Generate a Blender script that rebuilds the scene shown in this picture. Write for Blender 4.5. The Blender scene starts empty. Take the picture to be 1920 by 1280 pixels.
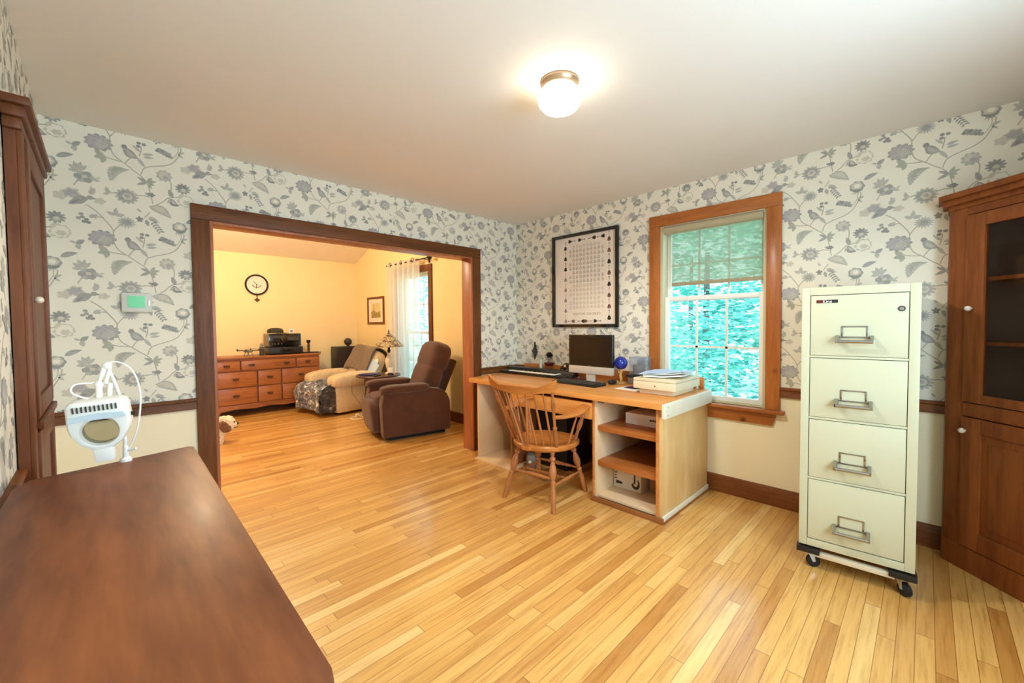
import bpy, bmesh, math, random
from mathutils import Vector, Matrix
random.seed(7)
S = bpy.context.scene
COL = S.collection
PI = math.pi
RAD = math.radians

def C(r, g, b):
    return tuple((c/255/12.92) if c/255 <= 0.04045 else ((c/255+0.055)/1.055)**2.4 for c in (r, g, b)) + (1.0,)

# ------------------------------------------------------------------ materials
def _new(name):
    m = bpy.data.materials.new(name); m.use_nodes = True
    nt = m.node_tree
    return m, nt, nt.nodes['Principled BSDF']

def _noise(nt, scale, sv=(1, 1, 1), detail=4, rough=0.5, coord='Object'):
    tc = nt.nodes.new('ShaderNodeTexCoord'); mp = nt.nodes.new('ShaderNodeMapping')
    mp.inputs['Scale'].default_value = sv
    nz = nt.nodes.new('ShaderNodeTexNoise')
    nz.inputs['Scale'].default_value = scale; nz.inputs['Detail'].default_value = detail
    nz.inputs['Roughness'].default_value = rough
    nt.links.new(tc.outputs[coord], mp.inputs[0]); nt.links.new(mp.outputs[0], nz.inputs['Vector'])
    return nz

def _ramp(nt, fac, stops):
    r = nt.nodes.new('ShaderNodeValToRGB')
    el = r.color_ramp.elements
    el[0].position, el[0].color = stops[0]
    el[1].position, el[1].color = stops[-1]
    for p, c in stops[1:-1]:
        e = el.new(p); e.color = c
    nt.links.new(fac, r.inputs[0])
    return r

def _bump(nt, b, h, strength, dist=0.01):
    bp = nt.nodes.new('ShaderNodeBump'); bp.inputs['Strength'].default_value = strength
    bp.inputs['Distance'].default_value = dist
    nt.links.new(h, bp.inputs['Height']); nt.links.new(bp.outputs[0], b.inputs['Normal'])

def plain(name, rgb, rough=0.5, metal=0.0, var=0.0, vscale=8, bump=0.0, bscale=200, coat=0.0, spec=0.5):
    m, nt, b = _new(name)
    b.inputs['Roughness'].default_value = rough; b.inputs['Metallic'].default_value = metal
    b.inputs['Coat Weight'].default_value = coat
    b.inputs['Specular IOR Level'].default_value = spec
    c = C(*rgb)
    nz = _noise(nt, vscale)
    v = max(var, 0.02)
    lo = tuple(x*(1-v) for x in c[:3])+(1,); hi = tuple(min(1, x*(1+v)) for x in c[:3])+(1,)
    r = _ramp(nt, nz.outputs['Fac'], [(0.3, lo), (0.7, hi)])
    nt.links.new(r.outputs[0], b.inputs['Base Color'])
    if bump:
        n2 = _noise(nt, bscale, detail=2)
        _bump(nt, b, n2.outputs['Fac'], bump)
    return m

def wood(name, dark, light, axis='x', scale=9, rough=0.4, coat=0.0, stretch=12, knots=False, mid=None, spec=0.3):
    m, nt, b = _new(name)
    b.inputs['Specular IOR Level'].default_value = spec
    sv = {'x': (1, stretch, stretch), 'y': (stretch, 1, stretch), 'z': (stretch, stretch, 1)}[axis]
    n1 = _noise(nt, scale*0.16, sv, 6, 0.6)
    n2 = _noise(nt, scale*0.9, sv, 3, 0.6)
    mx = nt.nodes.new('ShaderNodeMath'); mx.operation = 'MULTIPLY_ADD'
    mx.inputs[1].default_value = 0.35
    nt.links.new(n2.outputs['Fac'], mx.inputs[0])
    m2 = nt.nodes.new('ShaderNodeMath'); m2.operation = 'MULTIPLY'; m2.inputs[1].default_value = 0.65
    nt.links.new(n1.outputs['Fac'], m2.inputs[0]); nt.links.new(m2.outputs[0], mx.inputs[2])
    st = [(0.36, C(*dark)), (0.64, C(*light))]
    if mid: st.insert(1, (0.5, C(*mid)))
    r = _ramp(nt, mx.outputs[0], st)
    out = r.outputs[0]
    if knots:
        vo = nt.nodes.new('ShaderNodeTexVoronoi'); vo.inputs['Scale'].default_value = 4.2
        tc = nt.nodes.new('ShaderNodeTexCoord'); nt.links.new(tc.outputs['Object'], vo.inputs['Vector'])
        kr = _ramp(nt, vo.outputs['Distance'], [(0.05, C(95, 45, 15)), (0.13, (1, 1, 1, 1))])
        mm = nt.nodes.new('ShaderNodeMix'); mm.data_type = 'RGBA'; mm.blend_type = 'MULTIPLY'
        mm.inputs['Factor'].default_value = 0.8
        nt.links.new(out, mm.inputs['A']); nt.links.new(kr.outputs[0], mm.inputs['B'])
        out = mm.outputs['Result']
    nt.links.new(out, b.inputs['Base Color'])
    b.inputs['Roughness'].default_value = rough; b.inputs['Coat Weight'].default_value = coat
    b.inputs['Coat Roughness'].default_value = 0.2
    _bump(nt, b, n2.outputs['Fac'], 0.08, 0.002)
    return m

def emit(name, rgb, strength, base=None):
    m, nt, b = _new(name)
    nz = _noise(nt, 30)
    c = C(*rgb)
    r = _ramp(nt, nz.outputs['Fac'], [(0.2, tuple(x*0.97 for x in c[:3])+(1,)), (0.8, c)])
    nt.links.new(r.outputs[0], b.inputs['Base Color'])
    nt.links.new(r.outputs[0], b.inputs['Emission Color'])
    b.inputs['Emission Strength'].default_value = strength
    return m

def glass(name, rgb=(255, 255, 255), refl=0.12, opac=0.0, orgb=(255, 255, 255)):
    """thin clear pane: mostly straight-through, a little mirror reflection"""
    m, nt, b = _new(name)
    nt.nodes.remove(b)
    out = nt.nodes['Material Output']
    t = nt.nodes.new('ShaderNodeBsdfTransparent'); t.inputs[0].default_value = C(*rgb)
    g = nt.nodes.new('ShaderNodeBsdfGlossy'); g.inputs['Roughness'].default_value = 0.03
    f = nt.nodes.new('ShaderNodeFresnel'); f.inputs['IOR'].default_value = 1.3 + refl
    mx = nt.nodes.new('ShaderNodeMixShader')
    ge = nt.nodes.new('ShaderNodeNewGeometry'); iv = nt.nodes.new('ShaderNodeMath'); iv.operation = 'SUBTRACT'; iv.inputs[0].default_value = 1.0
    nt.links.new(ge.outputs['Backfacing'], iv.inputs[1])
    ml = nt.nodes.new('ShaderNodeMath'); ml.operation = 'MULTIPLY'
    nt.links.new(f.outputs[0], ml.inputs[0]); nt.links.new(iv.outputs[0], ml.inputs[1])
    nt.links.new(ml.outputs[0], mx.inputs[0]); nt.links.new(t.outputs[0], mx.inputs[1]); nt.links.new(g.outputs[0], mx.inputs[2])
    last = mx
    if opac:
        d = nt.nodes.new('ShaderNodeBsdfDiffuse'); d.inputs[0].default_value = C(*orgb)
        tl = nt.nodes.new('ShaderNodeBsdfTranslucent'); tl.inputs[0].default_value = C(*orgb)
        ad = nt.nodes.new('ShaderNodeMixShader'); ad.inputs[0].default_value = 0.5
        nt.links.new(d.outputs[0], ad.inputs[1]); nt.links.new(tl.outputs[0], ad.inputs[2])
        m2 = nt.nodes.new('ShaderNodeMixShader'); m2.inputs[0].default_value = opac
        nt.links.new(mx.outputs[0], m2.inputs[1]); nt.links.new(ad.outputs[0], m2.inputs[2])
        last = m2
    nt.links.new(last.outputs[0], out.inputs[0])
    return m

def cloth(name, rgb, rough=0.9, var=0.15, vscale=25, bump=0.4, bscale=350, sheen=0.3):
    m = plain(name, rgb, rough, 0, var, vscale, bump, bscale, spec=0.2)
    m.node_tree.nodes['Principled BSDF'].inputs['Sheen Weight'].default_value = sheen
    return m

def mottled(name, stops, scale, rough=0.9, detail=6, distort=1.2, sheen=0.2):
    m, nt, b = _new(name)
    nz = _noise(nt, scale, detail=detail, rough=0.6); nz.inputs['Distortion'].default_value = distort
    r = _ramp(nt, nz.outputs['Fac'], [(p, C(*c)) for p, c in stops])
    nt.links.new(r.outputs[0], b.inputs['Base Color']); b.inputs['Roughness'].default_value = rough
    b.inputs['Sheen Weight'].default_value = sheen
    _bump(nt, b, nz.outputs['Fac'], 0.5, 0.02)
    return m

# ------------------------------------------------------------------ mesh helpers
def BM(): return bmesh.new()

def _tag(faces, mi, M=None, verts=None):
    for f in faces: f.material_index = mi

def box(bm, x0, y0, z0, x1, y1, z1, bev=0.0, mi=0, M=None, seg=2):
    x0, x1 = min(x0, x1), max(x0, x1); y0, y1 = min(y0, y1), max(y0, y1); z0, z1 = min(z0, z1), max(z0, z1)
    P = [(x0, y0, z0), (x1, y0, z0), (x1, y1, z0), (x0, y1, z0), (x0, y0, z1), (x1, y0, z1), (x1, y1, z1), (x0, y1, z1)]
    v = [bm.verts.new((M @ Vector(p)) if M else p) for p in P]
    F = [(0, 3, 2, 1), (4, 5, 6, 7), (0, 1, 5, 4), (1, 2, 6, 5), (2, 3, 7, 6), (3, 0, 4, 7)]
    fs = [bm.faces.new([v[i] for i in f]) for f in F]
    for f in fs: f.material_index = mi
    if bev > 0:
        es = list({e for f in fs for e in f.edges})
        bmesh.ops.bevel(bm, geom=es, offset=min(bev, 0.49*min(x1-x0, y1-y0, z1-z0)), segments=seg, affect='EDGES', profile=0.6)
    return fs

def basis(d):
    d = Vector(d).normalized()
    a = Vector((0, 0, 1)) if abs(d.z) < 0.9 else Vector((1, 0, 0))
    u = d.cross(a).normalized(); w = d.cross(u).normalized()
    return u, w

def _rings(bm, rings, closed=False, caps=True, mi=0, smooth=True):
    fs = []
    n = len(rings[0]); m = len(rings)
    for i in range(m if closed else m-1):
        A = rings[i]; B = rings[(i+1) % m]
        for j in range(n):
            k = (j+1) % n
            try: fs.append(bm.faces.new((A[j], A[k], B[k], B[j])))
            except ValueError: pass
    if caps and not closed:
        for r, rev in ((rings[0], True), (rings[-1], False)):
            try: fs.append(bm.faces.new(list(reversed(r)) if rev else list(r)))
            except ValueError: pass
    for f in fs: f.material_index = mi
    return fs

def turned(bm, p0, p1, prof, n=14, mi=0, M=None):
    """solid of revolution along p0->p1; prof = [(t, radius)]"""
    p0 = Vector(p0); p1 = Vector(p1); u, w = basis(p1-p0)
    rings = []
    for t, r in prof:
        c = p0.lerp(p1, t); ring = []
        for j in range(n):
            a = 2*PI*j/n; p = c+(u*math.cos(a)+w*math.sin(a))*max(r, 0.0004)
            ring.append(bm.verts.new((M @ p) if M else p))
        rings.append(ring)
    return _rings(bm, rings, mi=mi)

def cyl(bm, p0, p1, r0, r1=None, n=16, mi=0, M=None):
    return turned(bm, p0, p1, [(0, r0), (1, r0 if r1 is None else r1)], n, mi, M)

def lathe(bm, prof, c=(0, 0, 0), n=28, mi=0, M=None, sx=1, sy=1):
    """prof = [(r, z)] around the z axis through c"""
    rings = []
    for r, z in prof:
        ring = []
        for j in range(n):
            a = 2*PI*j/n
            p = Vector((c[0]+sx*max(r, 0.0003)*math.cos(a), c[1]+sy*max(r, 0.0003)*math.sin(a), c[2]+z))
            ring.append(bm.verts.new((M @ p) if M else p))
        rings.append(ring)
    return _rings(bm, rings, mi=mi)

def catmull(pts, sub=6, closed=False):
    P = [Vector(p) for p in pts]; out = []; n = len(P)
    rng = range(n if closed else n-1)
    for i in rng:
        if closed: a, b, c, d = P[(i-1) % n], P[i], P[(i+1) % n], P[(i+2) % n]
        else: a, b, c, d = P[max(i-1, 0)], P[i], P[i+1], P[min(i+2, n-1)]
        for k in range(sub):
            t = k/sub
            out.append(0.5*((2*b)+(c-a)*t+(2*a-5*b+4*c-d)*t*t+(3*b-a-3*c+d)*t**3))
    if not closed: out.append(P[-1])
    return out

def tube(bm, pts, r, n=8, sub=6, mi=0, closed=False, M=None, flat=1.0):
    P = catmull(pts, sub, closed) if sub > 1 else [Vector(p) for p in pts]
    m = len(P); rings = []
    up = None
    for i, p in enumerate(P):
        d = (P[(i+1) % m]-P[i-1]) if closed else (P[min(i+1, m-1)]-P[max(i-1, 0)])
        if d.length < 1e-9: d = Vector((0, 0, 1))
        d.normalize()
        if up is None: u, w = basis(d)
        else:
            u = (up-d*up.dot(d))
            u = u.normalized() if u.length > 1e-6 else basis(d)[0]
            w = d.cross(u).normalized()
        up = u
        rr = r(i/(m-1)) if callable(r) else r
        ring = []
        for j in range(n):
            a = 2*PI*j/n
            q = p+u*math.cos(a)*rr+w*math.sin(a)*rr*flat
            ring.append(bm.verts.new((M @ q) if M else q))
        rings.append(ring)
    return _rings(bm, rings, closed=closed, mi=mi)

def prism(bm, poly, t0, t1, axes='xy', mi=0, M=None, bev=0):
    """extrude a 2-D outline; axes names the outline's plane, extruded t0..t1 along the third axis"""
    def P(a, b, t):
        if axes == 'xy': return (a, b, t)
        if axes == 'xz': return (a, t, b)
        return (t, a, b)
    A = [bm.verts.new((M @ Vector(P(a, b, t0))) if M else P(a, b, t0)) for a, b in poly]
    B = [bm.verts.new((M @ Vector(P(a, b, t1))) if M else P(a, b, t1)) for a, b in poly]
    fs = [bm.faces.new(list(reversed(A))), bm.faces.new(B)]
    n = len(poly)
    for i in range(n):
        k = (i+1) % n
        fs.append(bm.faces.new((A[i], A[k], B[k], B[i])))
    for f in fs: f.material_index = mi
    if bev:
        es = list({e for f in fs[:2] for e in f.edges})
        bmesh.ops.bevel(bm, geom=es, offset=bev, segments=2, affect='EDGES', profile=0.6)
    return fs

def grid(bm, fn, nu, nv, mi=0, M=None, cu=False):
    V = []
    for i in range(nu if cu else nu+1):
        V.append([bm.verts.new((M @ Vector(fn(i/nu, j/nv))) if M else fn(i/nu, j/nv)) for j in range(nv+1)])
    fs = []
    k = len(V)
    for i in range(nu):
        for j in range(nv):
            fs.append(bm.faces.new((V[i][j], V[(i+1) % k][j], V[(i+1) % k][j+1], V[i][j+1])))
    for f in fs: f.material_index = mi
    return V

def pad(bm, c, s, e1=0.35, e2=0.35, n=24, m=14, mi=0, M=None, fn=None):
    """superellipsoid cushion, half sizes s"""
    def sp(v, e): return math.copysign(abs(v)**e, v)
    rings = []
    for i in range(m+1):
        ph = -PI/2+PI*i/m
        ph = max(min(ph, PI/2-0.02), -PI/2+0.02)
        ring = []
        for j in range(n):
            a = 2*PI*j/n
            p = Vector((s[0]*sp(math.cos(ph), e1)*sp(math.cos(a), e2), s[1]*sp(math.cos(ph), e1)*sp(math.sin(a), e2), s[2]*sp(math.sin(ph), e1)))
            if fn: p = fn(p)
            p = p+Vector(c)
            ring.append(bm.verts.new((M @ p) if M else p))
        rings.append(ring)
    return _rings(bm, rings, mi=mi)

def ball(bm, c, r, n=20, m=12, mi=0, sz=1.0, M=None, sx=1, sy=1):
    prof = [(r*math.cos(-PI/2+PI*i/m), r*sz*math.sin(-PI/2+PI*i/m)) for i in range(m+1)]
    return lathe(bm, prof, c, n, mi, M, sx, sy)

# ------------------------------------------------------------------ objects
def obj(name, bm, mats, parent=None, sharp=35, smooth=True):
    me = bpy.data.meshes.new(name)
    bmesh.ops.recalc_face_normals(bm, faces=bm.faces) if len(bm.faces) < 60000 and not name.startswith('wall') else None
    bm.to_mesh(me); bm.free()
    if not isinstance(mats, (list, tuple)): mats = [mats]
    for m in mats: me.materials.append(m)
    if smooth:
        me.shade_smooth(); me.set_sharp_from_angle(angle=RAD(sharp))
    o = bpy.data.objects.new(name, me); COL.objects.link(o)
    if parent: o.parent = parent
    return o

def tag(o, label, cat, group=None, kind=None):
    if label: o['label'] = label
    if cat: o['category'] = cat
    if group: o['group'] = group
    if kind: o['kind'] = kind
    return o

def thing(name, label, cat, loc=(0, 0, 0), rz=0.0, group=None):
    o = bpy.data.objects.new(name, None); COL.objects.link(o)
    o.location = loc; o.rotation_euler = (0, 0, rz); o.empty_display_size = 0.1
    return tag(o, label, cat, group)

def struct(name, bm, mats, smooth=True, parent=None):
    o = obj(name, bm, mats, parent, smooth=smooth)
    if not parent: o['kind'] = 'structure'
    return o

def text(name, body, size, mat, parent, M, ext=0.0004, align='CENTER', spacing=1.0):
    cu = bpy.data.curves.new(name, 'FONT'); cu.body = body; cu.size = size; cu.extrude = ext
    cu.align_x = align; cu.align_y = 'CENTER'; cu.space_character = spacing
    t = bpy.data.objects.new(name+'_c', cu); COL.objects.link(t)
    dg = bpy.context.evaluated_depsgraph_get()
    me = bpy.data.meshes.new_from_object(t.evaluated_get(dg))
    bpy.data.objects.remove(t); bpy.data.curves.remove(cu)
    me.transform(M); me.materials.clear(); me.materials.append(mat)
    o = bpy.data.objects.new(name, me); COL.objects.link(o); o.parent = parent
    return o

def TR(x, y, z): return Matrix.Translation((x, y, z))
def RX(a): return Matrix.Rotation(a, 4, 'X')
def RY(a): return Matrix.Rotation(a, 4, 'Y')
def RZ(a): return Matrix.Rotation(a, 4, 'Z')

def copy_thing(root):
    r = root.copy(); COL.objects.link(r)
    for ch in list(root.children):
        c = ch.copy(); COL.objects.link(c); c.parent = r
        for g in list(ch.children):
            d = g.copy(); COL.objects.link(d); d.parent = c
    return r
# ------------------------------------------------------------------ palette
def floor_mat():
    m, nt, b = _new('oak_strip_floor')
    N = nt.nodes; L = nt.links
    tc = N.new('ShaderNodeTexCoord'); sp = N.new('ShaderNodeSeparateXYZ'); L.new(tc.outputs['Object'], sp.inputs[0])
    def math_(op, a, b_=None, c=None):
        n = N.new('ShaderNodeMath'); n.operation = op
        for i, v in enumerate((a, b_, c)):
            if v is None: continue
            if isinstance(v, (int, float)): n.inputs[i].default_value = v
            else: L.new(v, n.inputs[i])
        return n.outputs[0]
    W, LEN = 0.0572, 1.15
    yr = math_('DIVIDE', sp.outputs['Y'], W)
    row = math_('FLOOR', yr); fy = math_('FRACT', yr)
    wn = N.new('ShaderNodeTexWhiteNoise'); wn.noise_dimensions = '1D'; L.new(row, wn.inputs['W'])
    xs = math_('ADD', math_('DIVIDE', sp.outputs['X'], LEN), math_('MULTIPLY', wn.outputs['Value'], 7.3))
    col = math_('FLOOR', xs); fx = math_('FRACT', xs)
    cv = N.new('ShaderNodeCombineXYZ'); L.new(row, cv.inputs[0]); L.new(col, cv.inputs[1])
    w2 = N.new('ShaderNodeTexWhiteNoise'); w2.noise_dimensions = '2D'; L.new(cv.outputs[0], w2.inputs['Vector'])
    ramp = _ramp(nt, w2.outputs['Value'], [(0.0, C(186, 130, 62)), (0.12, C(206, 154, 84)), (0.5, C(218, 169, 94)), (0.85, C(226, 180, 106)), (1.0, C(236, 200, 134))])
    # grain, shifted per board
    off = N.new('ShaderNodeVectorMath'); off.operation = 'MULTIPLY_ADD'
    off.inputs[1].default_value = (37, 17, 5)
    L.new(w2.outputs['Color'], off.inputs[0]); L.new(tc.outputs['Object'], off.inputs[2])
    mp = N.new('ShaderNodeMapping'); mp.inputs['Scale'].default_value = (1.6, 26, 1); L.new(off.outputs[0], mp.inputs[0])
    nz = N.new('ShaderNodeTexNoise'); nz.inputs['Scale'].default_value = 2.2; nz.inputs['Detail'].default_value = 6; nz.inputs['Roughness'].default_value = 0.65
    L.new(mp.outputs[0], nz.inputs['Vector'])
    gr = _ramp(nt, nz.outputs['Fac'], [(0.3, (0.70, 0.60, 0.48, 1)), (0.5, (0.94, 0.91, 0.87, 1)), (0.72, (1.06, 1.05, 1.02, 1))])
    mx = N.new('ShaderNodeMix'); mx.data_type = 'RGBA'; mx.blend_type = 'MULTIPLY'; mx.inputs['Factor'].default_value = 1
    L.new(ramp.outputs[0], mx.inputs['A']); L.new(gr.outputs[0], mx.inputs['B'])
    # joints
    ey = math_('MINIMUM', fy, math_('SUBTRACT', 1.0, fy)); ex = math_('MINIMUM', fx, math_('SUBTRACT', 1.0, fx))
    gy = math_('LESS_THAN', ey, 0.022); gx = math_('LESS_THAN', ex, 0.0014)
    g = math_('MAXIMUM', gy, gx)
    m3 = N.new('ShaderNodeMix'); m3.data_type = 'RGBA'; m3.blend_type = 'MULTIPLY'
    L.new(math_('MULTIPLY', g, 0.75), m3.inputs['Factor']); L.new(mx.outputs['Result'], m3.inputs['A']); m3.inputs['B'].default_value = (0.35, 0.2, 0.1, 1)
    L.new(m3.outputs['Result'], b.inputs['Base Color'])
    rr = _ramp(nt, nz.outputs['Fac'], [(0.2, (0.30,)*3+(1,)), (0.8, (0.40,)*3+(1,))])
    L.new(rr.outputs[0], b.inputs['Roughness'])
    b.inputs['Coat Weight'].default_value = 0.6; b.inputs['Coat Roughness'].default_value = 0.15
    inv = math_('SUBTRACT', 1.0, g)
    bp = N.new('ShaderNodeBump'); bp.inputs['Strength'].default_value = 0.25; bp.inputs['Distance'].default_value = 0.002
    L.new(inv, bp.inputs['Height']); L.new(bp.outputs[0], b.inputs['Normal'])
    return m

M_floor = floor_mat()
M_paper = plain('wallpaper_ground', (232, 228, 212), 0.75, var=0.02, vscale=3, bump=0.03, bscale=500)
M_cream = plain('cream_wall_paint', (243, 233, 202), 0.7, var=0.02, vscale=2)
M_ceil = plain('ceiling_paint', (230, 229, 225), 0.85, var=0.015, vscale=1.2)
M_yellow = plain('yellow_wall_paint', (240, 220, 172), 0.7, var=0.02, vscale=2)
M_ceil2 = plain('far_ceiling_paint', (244, 236, 228), 0.85)
M_trim = wood('walnut_stained_trim', (84, 46, 18), (120, 72, 32), 'x', 10, 0.5, 0.0)
M_trimz = wood('walnut_stained_upright', (84, 46, 18), (120, 72, 32), 'z', 10, 0.5, 0.0)
M_trimy = wood('walnut_stained_trim_across', (96, 50, 20), (134, 78, 36), 'y', 10, 0.45, 0.0)
M_jamb = wood('reddish_jamb_wood', (150, 88, 58), (182, 116, 80), 'z', 8, 0.4, 0.1)
M_pine_z = wood('knotty_pine_upright', (150, 84, 36), (188, 114, 56), 'z', 9, 0.35, 0.15, knots=True)
M_pine_y = wood('knotty_pine_across', (150, 84, 36), (188, 114, 56), 'y', 9, 0.35, 0.15, knots=True)
M_vinyl = plain('white_vinyl', (238, 240, 236), 0.4)
M_liner = plain('beige_jamb_liner', (206, 196, 160), 0.5)
M_pane = glass('window_glass')
M_side = wood('mahogany_sideboard', (88, 42, 18), (150, 86, 46), 'y', 4, 0.46, 0.03, stretch=7)
M_side_dark = wood('mahogany_dark', (88, 46, 26), (116, 66, 40), 'z', 6, 0.4, 0.1)
M_cab = wood('cherry_cabinet', (112, 58, 24), (152, 86, 40), 'z', 7, 0.45, 0.0, stretch=9)
M_cab_in = plain('cabinet_inside', (92, 58, 38), 0.6, var=0.1)
M_cabL = wood('walnut_cabinet', (88, 46, 24), (124, 72, 40), 'z', 7, 0.45, 0.0, stretch=9)
M_desk = wood('maple_desk', (202, 130, 60), (228, 162, 88), 'x', 6, 0.36, 0.15, stretch=8)
M_desk_edge = wood('desk_edge', (188, 112, 52), (212, 142, 78), 'x', 6, 0.35, 0.2)
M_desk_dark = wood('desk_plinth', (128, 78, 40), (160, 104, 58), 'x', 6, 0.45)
M_ply = wood('birch_plywood', (206, 168, 112), (228, 196, 144), 'z', 3.2, 0.45, 0.1, stretch=5, mid=(214, 178, 120))
M_ply_in = plain('painted_ply_inside', (226, 198, 158), 0.55, var=0.06)
M_shelf = wood('orange_shelf', (150, 84, 36), (182, 112, 54), 'x', 6, 0.4, 0.1)
M_chair = wood('maple_chair', (150, 92, 50), (190, 126, 76), 'z', 8, 0.36, 0.2, stretch=9)
M_chair_top = wood('maple_chair_across', (168, 100, 44), (202, 132, 64), 'x', 8, 0.34, 0.2, stretch=9)
M_dress = wood('cherry_dresser', (132, 76, 36), (168, 106, 58), 'x', 7, 0.38, 0.15, stretch=9)
M_brass = plain('aged_brass', (92, 60, 32), 0.5, 0.6)
M_chrome = plain('chrome', (168, 166, 162), 0.14, 1.0)
M_steel = plain('brushed_steel', (190, 192, 190), 0.32, 0.85)
M_file = plain('putty_enamel', (194, 194, 166), 0.42, var=0.015, vscale=3)
M_file_gap = plain('drawer_gap', (80, 78, 64), 0.6)
M_black = plain('black_plastic', (24, 22, 21), 0.45)
M_gloss = plain('gloss_black', (15, 14, 13), 0.12, coat=0.5)
M_screen = plain('dark_screen', (14, 12, 11), 0.25)
M_silver = plain('silver_plastic', (205, 200, 192), 0.35, 0.3)
M_dgrey = plain('dark_grey_plastic', (58, 54, 50), 0.5)
M_grey = plain('mid_grey_plastic', (128, 122, 116), 0.5)
M_crystal = plain('crystal_knob', (214, 204, 186), 0.12, coat=0.6)
M_therm = plain('thermostat_plastic', (206, 208, 200), 0.45)
M_white = plain('white_plastic', (236, 236, 230), 0.4)
M_ivory = plain('ivory_keys', (244, 240, 226), 0.3)
M_beige = plain('beige_plastic', (222, 210, 178), 0.5)
M_paperw = plain('white_paper', (240, 236, 228), 0.8)
M_blue = plain('pale_blue_folder', (186, 208, 236), 0.6, var=0.04)
M_navy = plain('royal_blue_globe', (28, 50, 150), 0.18, coat=0.4, var=0.15, vscale=20)
M_purple = plain('purple_print', (112, 70, 122), 0.6, var=0.3, vscale=40)
M_red = plain('dark_red', (120, 28, 24), 0.4)
M_oil = plain('red_lamp_oil', (96, 14, 20), 0.12)
M_clear = glass('clear_glass', (246, 250, 248), 0.2)
M_frost = glass('clear_acrylic', (240, 244, 250), 0.2, 0.13, (225, 235, 245))
M_rubber = plain('black_rubber', (20, 19, 18), 0.7)
M_nickel = plain('brushed_nickel', (176, 150, 122), 0.35, 0.8)
M_globe = emit('lit_opal_glass', (255, 240, 214), 4.0)
M_assumed_pend = emit('assumed_pendant_glass', (255, 232, 190), 72.0)  # glow of the unseen pendant assumed in the far room
M_lcd = emit('thermostat_lcd', (96, 176, 132), 0.22)
M_brownfab = cloth('brown_velour', (86, 53, 38), var=0.14, vscale=7)
M_browndk = cloth('brown_velour_base', (64, 38, 28))
M_beigefab = cloth('beige_microfibre', (218, 194, 154), var=0.08)
M_greyblk = cloth('grey_fleece', (124, 106, 88), var=0.12)
M_throw = mottled('wolf_print_throw', [(0.32, (22, 22, 28)), (0.45, (84, 86, 96)), (0.55, (122, 126, 138)), (0.64, (226, 226, 230))], 11)
M_throwdk = mottled('dark_throw', [(0.3, (22, 20, 22)), (0.6, (70, 62, 60)), (0.75, (170, 160, 150))], 9)
M_fur = cloth('cream_fur', (240, 226, 200), var=0.14, vscale=40, bump=0.8, bscale=90)
M_furdk = cloth('brown_fur', (128, 92, 66), var=0.2, vscale=40, bump=0.8, bscale=90)
M_furmid = cloth('tan_fur', (222, 196, 160), var=0.2, vscale=40, bump=0.8, bscale=90)
M_curtain = glass('sheer_curtain', (255, 255, 255), 0.0, 0.74, (246, 246, 242))
M_hemcurt = glass('sheer_curtain_header', (255, 255, 255), 0.0, 0.85, (246, 240, 228))
M_shade = glass('solar_screen_fabric', (225, 232, 215), 0.0, 0.42, (206, 206, 190))
M_shadehem = plain('shade_hem', (158, 148, 116), 0.7)
M_shaderoll = plain('shade_roll', (178, 168, 136), 0.7)
M_iron = plain('black_iron', (30, 24, 20), 0.45, 0.4)
M_poster = plain('poster_paper', (240, 230, 216), 0.6)
M_print1 = plain('poster_print_dark', (52, 40, 34), 0.6)
M_print2 = plain('poster_print_brown', (140, 108, 86), 0.6)
M_print3 = plain('poster_print_grey', (176, 164, 154), 0.6)
M_print4 = plain('poster_print_pale', (206, 194, 184), 0.6)
M_stain = mottled('stained_glass', [(0.3, (70, 48, 34)), (0.45, (122, 90, 60)), (0.55, (206, 190, 150)), (0.62, (92, 66, 48)), (0.75, (170, 140, 96))], 22, 0.35, 3, 0.2, 0)
M_ceram = plain('cream_ceramic', (232, 214, 184), 0.35, var=0.08)
M_table = wood('dark_walnut_table', (66, 40, 34), (96, 60, 50), 'x', 8, 0.35, 0.2)
M_dkblue = plain('navy_cover', (34, 34, 100), 0.5)
M_mag = mottled('magazine_print', [(0.35, (150, 170, 190)), (0.5, (226, 226, 220)), (0.62, (120, 120, 112)), (0.75, (236, 226, 200))], 9, 0.5, 2, 0.4, 0)
M_sketch = mottled('landscape_print', [(0.35, (96, 78, 34)), (0.5, (164, 136, 70)), (0.65, (206, 186, 130))], 40, 0.7, 4, 0.5, 0)
M_board = plain('whitewashed_board', (226, 224, 206), 0.5, var=0.04, vscale=12)
M_green = plain('house_number_white', (240, 240, 235), 0.5)
M_leaf = [plain('leaf_teal', (140, 222, 204), 0.55, var=0.25, vscale=3), plain('leaf_mid', (96, 194, 184), 0.55, var=0.25, vscale=3), plain('leaf_pale', (188, 240, 226), 0.55, var=0.2, vscale=3)]  # green leaves turned teal: the blue cast of daylight is in the colour
M_bark = plain('bark', (110, 104, 100), 0.9, var=0.3)
M_ground = mottled('pale_gravel_and_grass', [(0.35, (150, 190, 170)), (0.6, (225, 232, 228))], 1.5, 0.9)
M_lens = glass('magnifier_lens', (222, 222, 212), 0.15)  # grey tint puts reflection and shading into the lens colour
M_cabpane = glass('cabinet_glass', (235, 232, 226), 0.0)
M_gold = plain('gilded_resin', (222, 184, 120), 0.35, 0.3)
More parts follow.
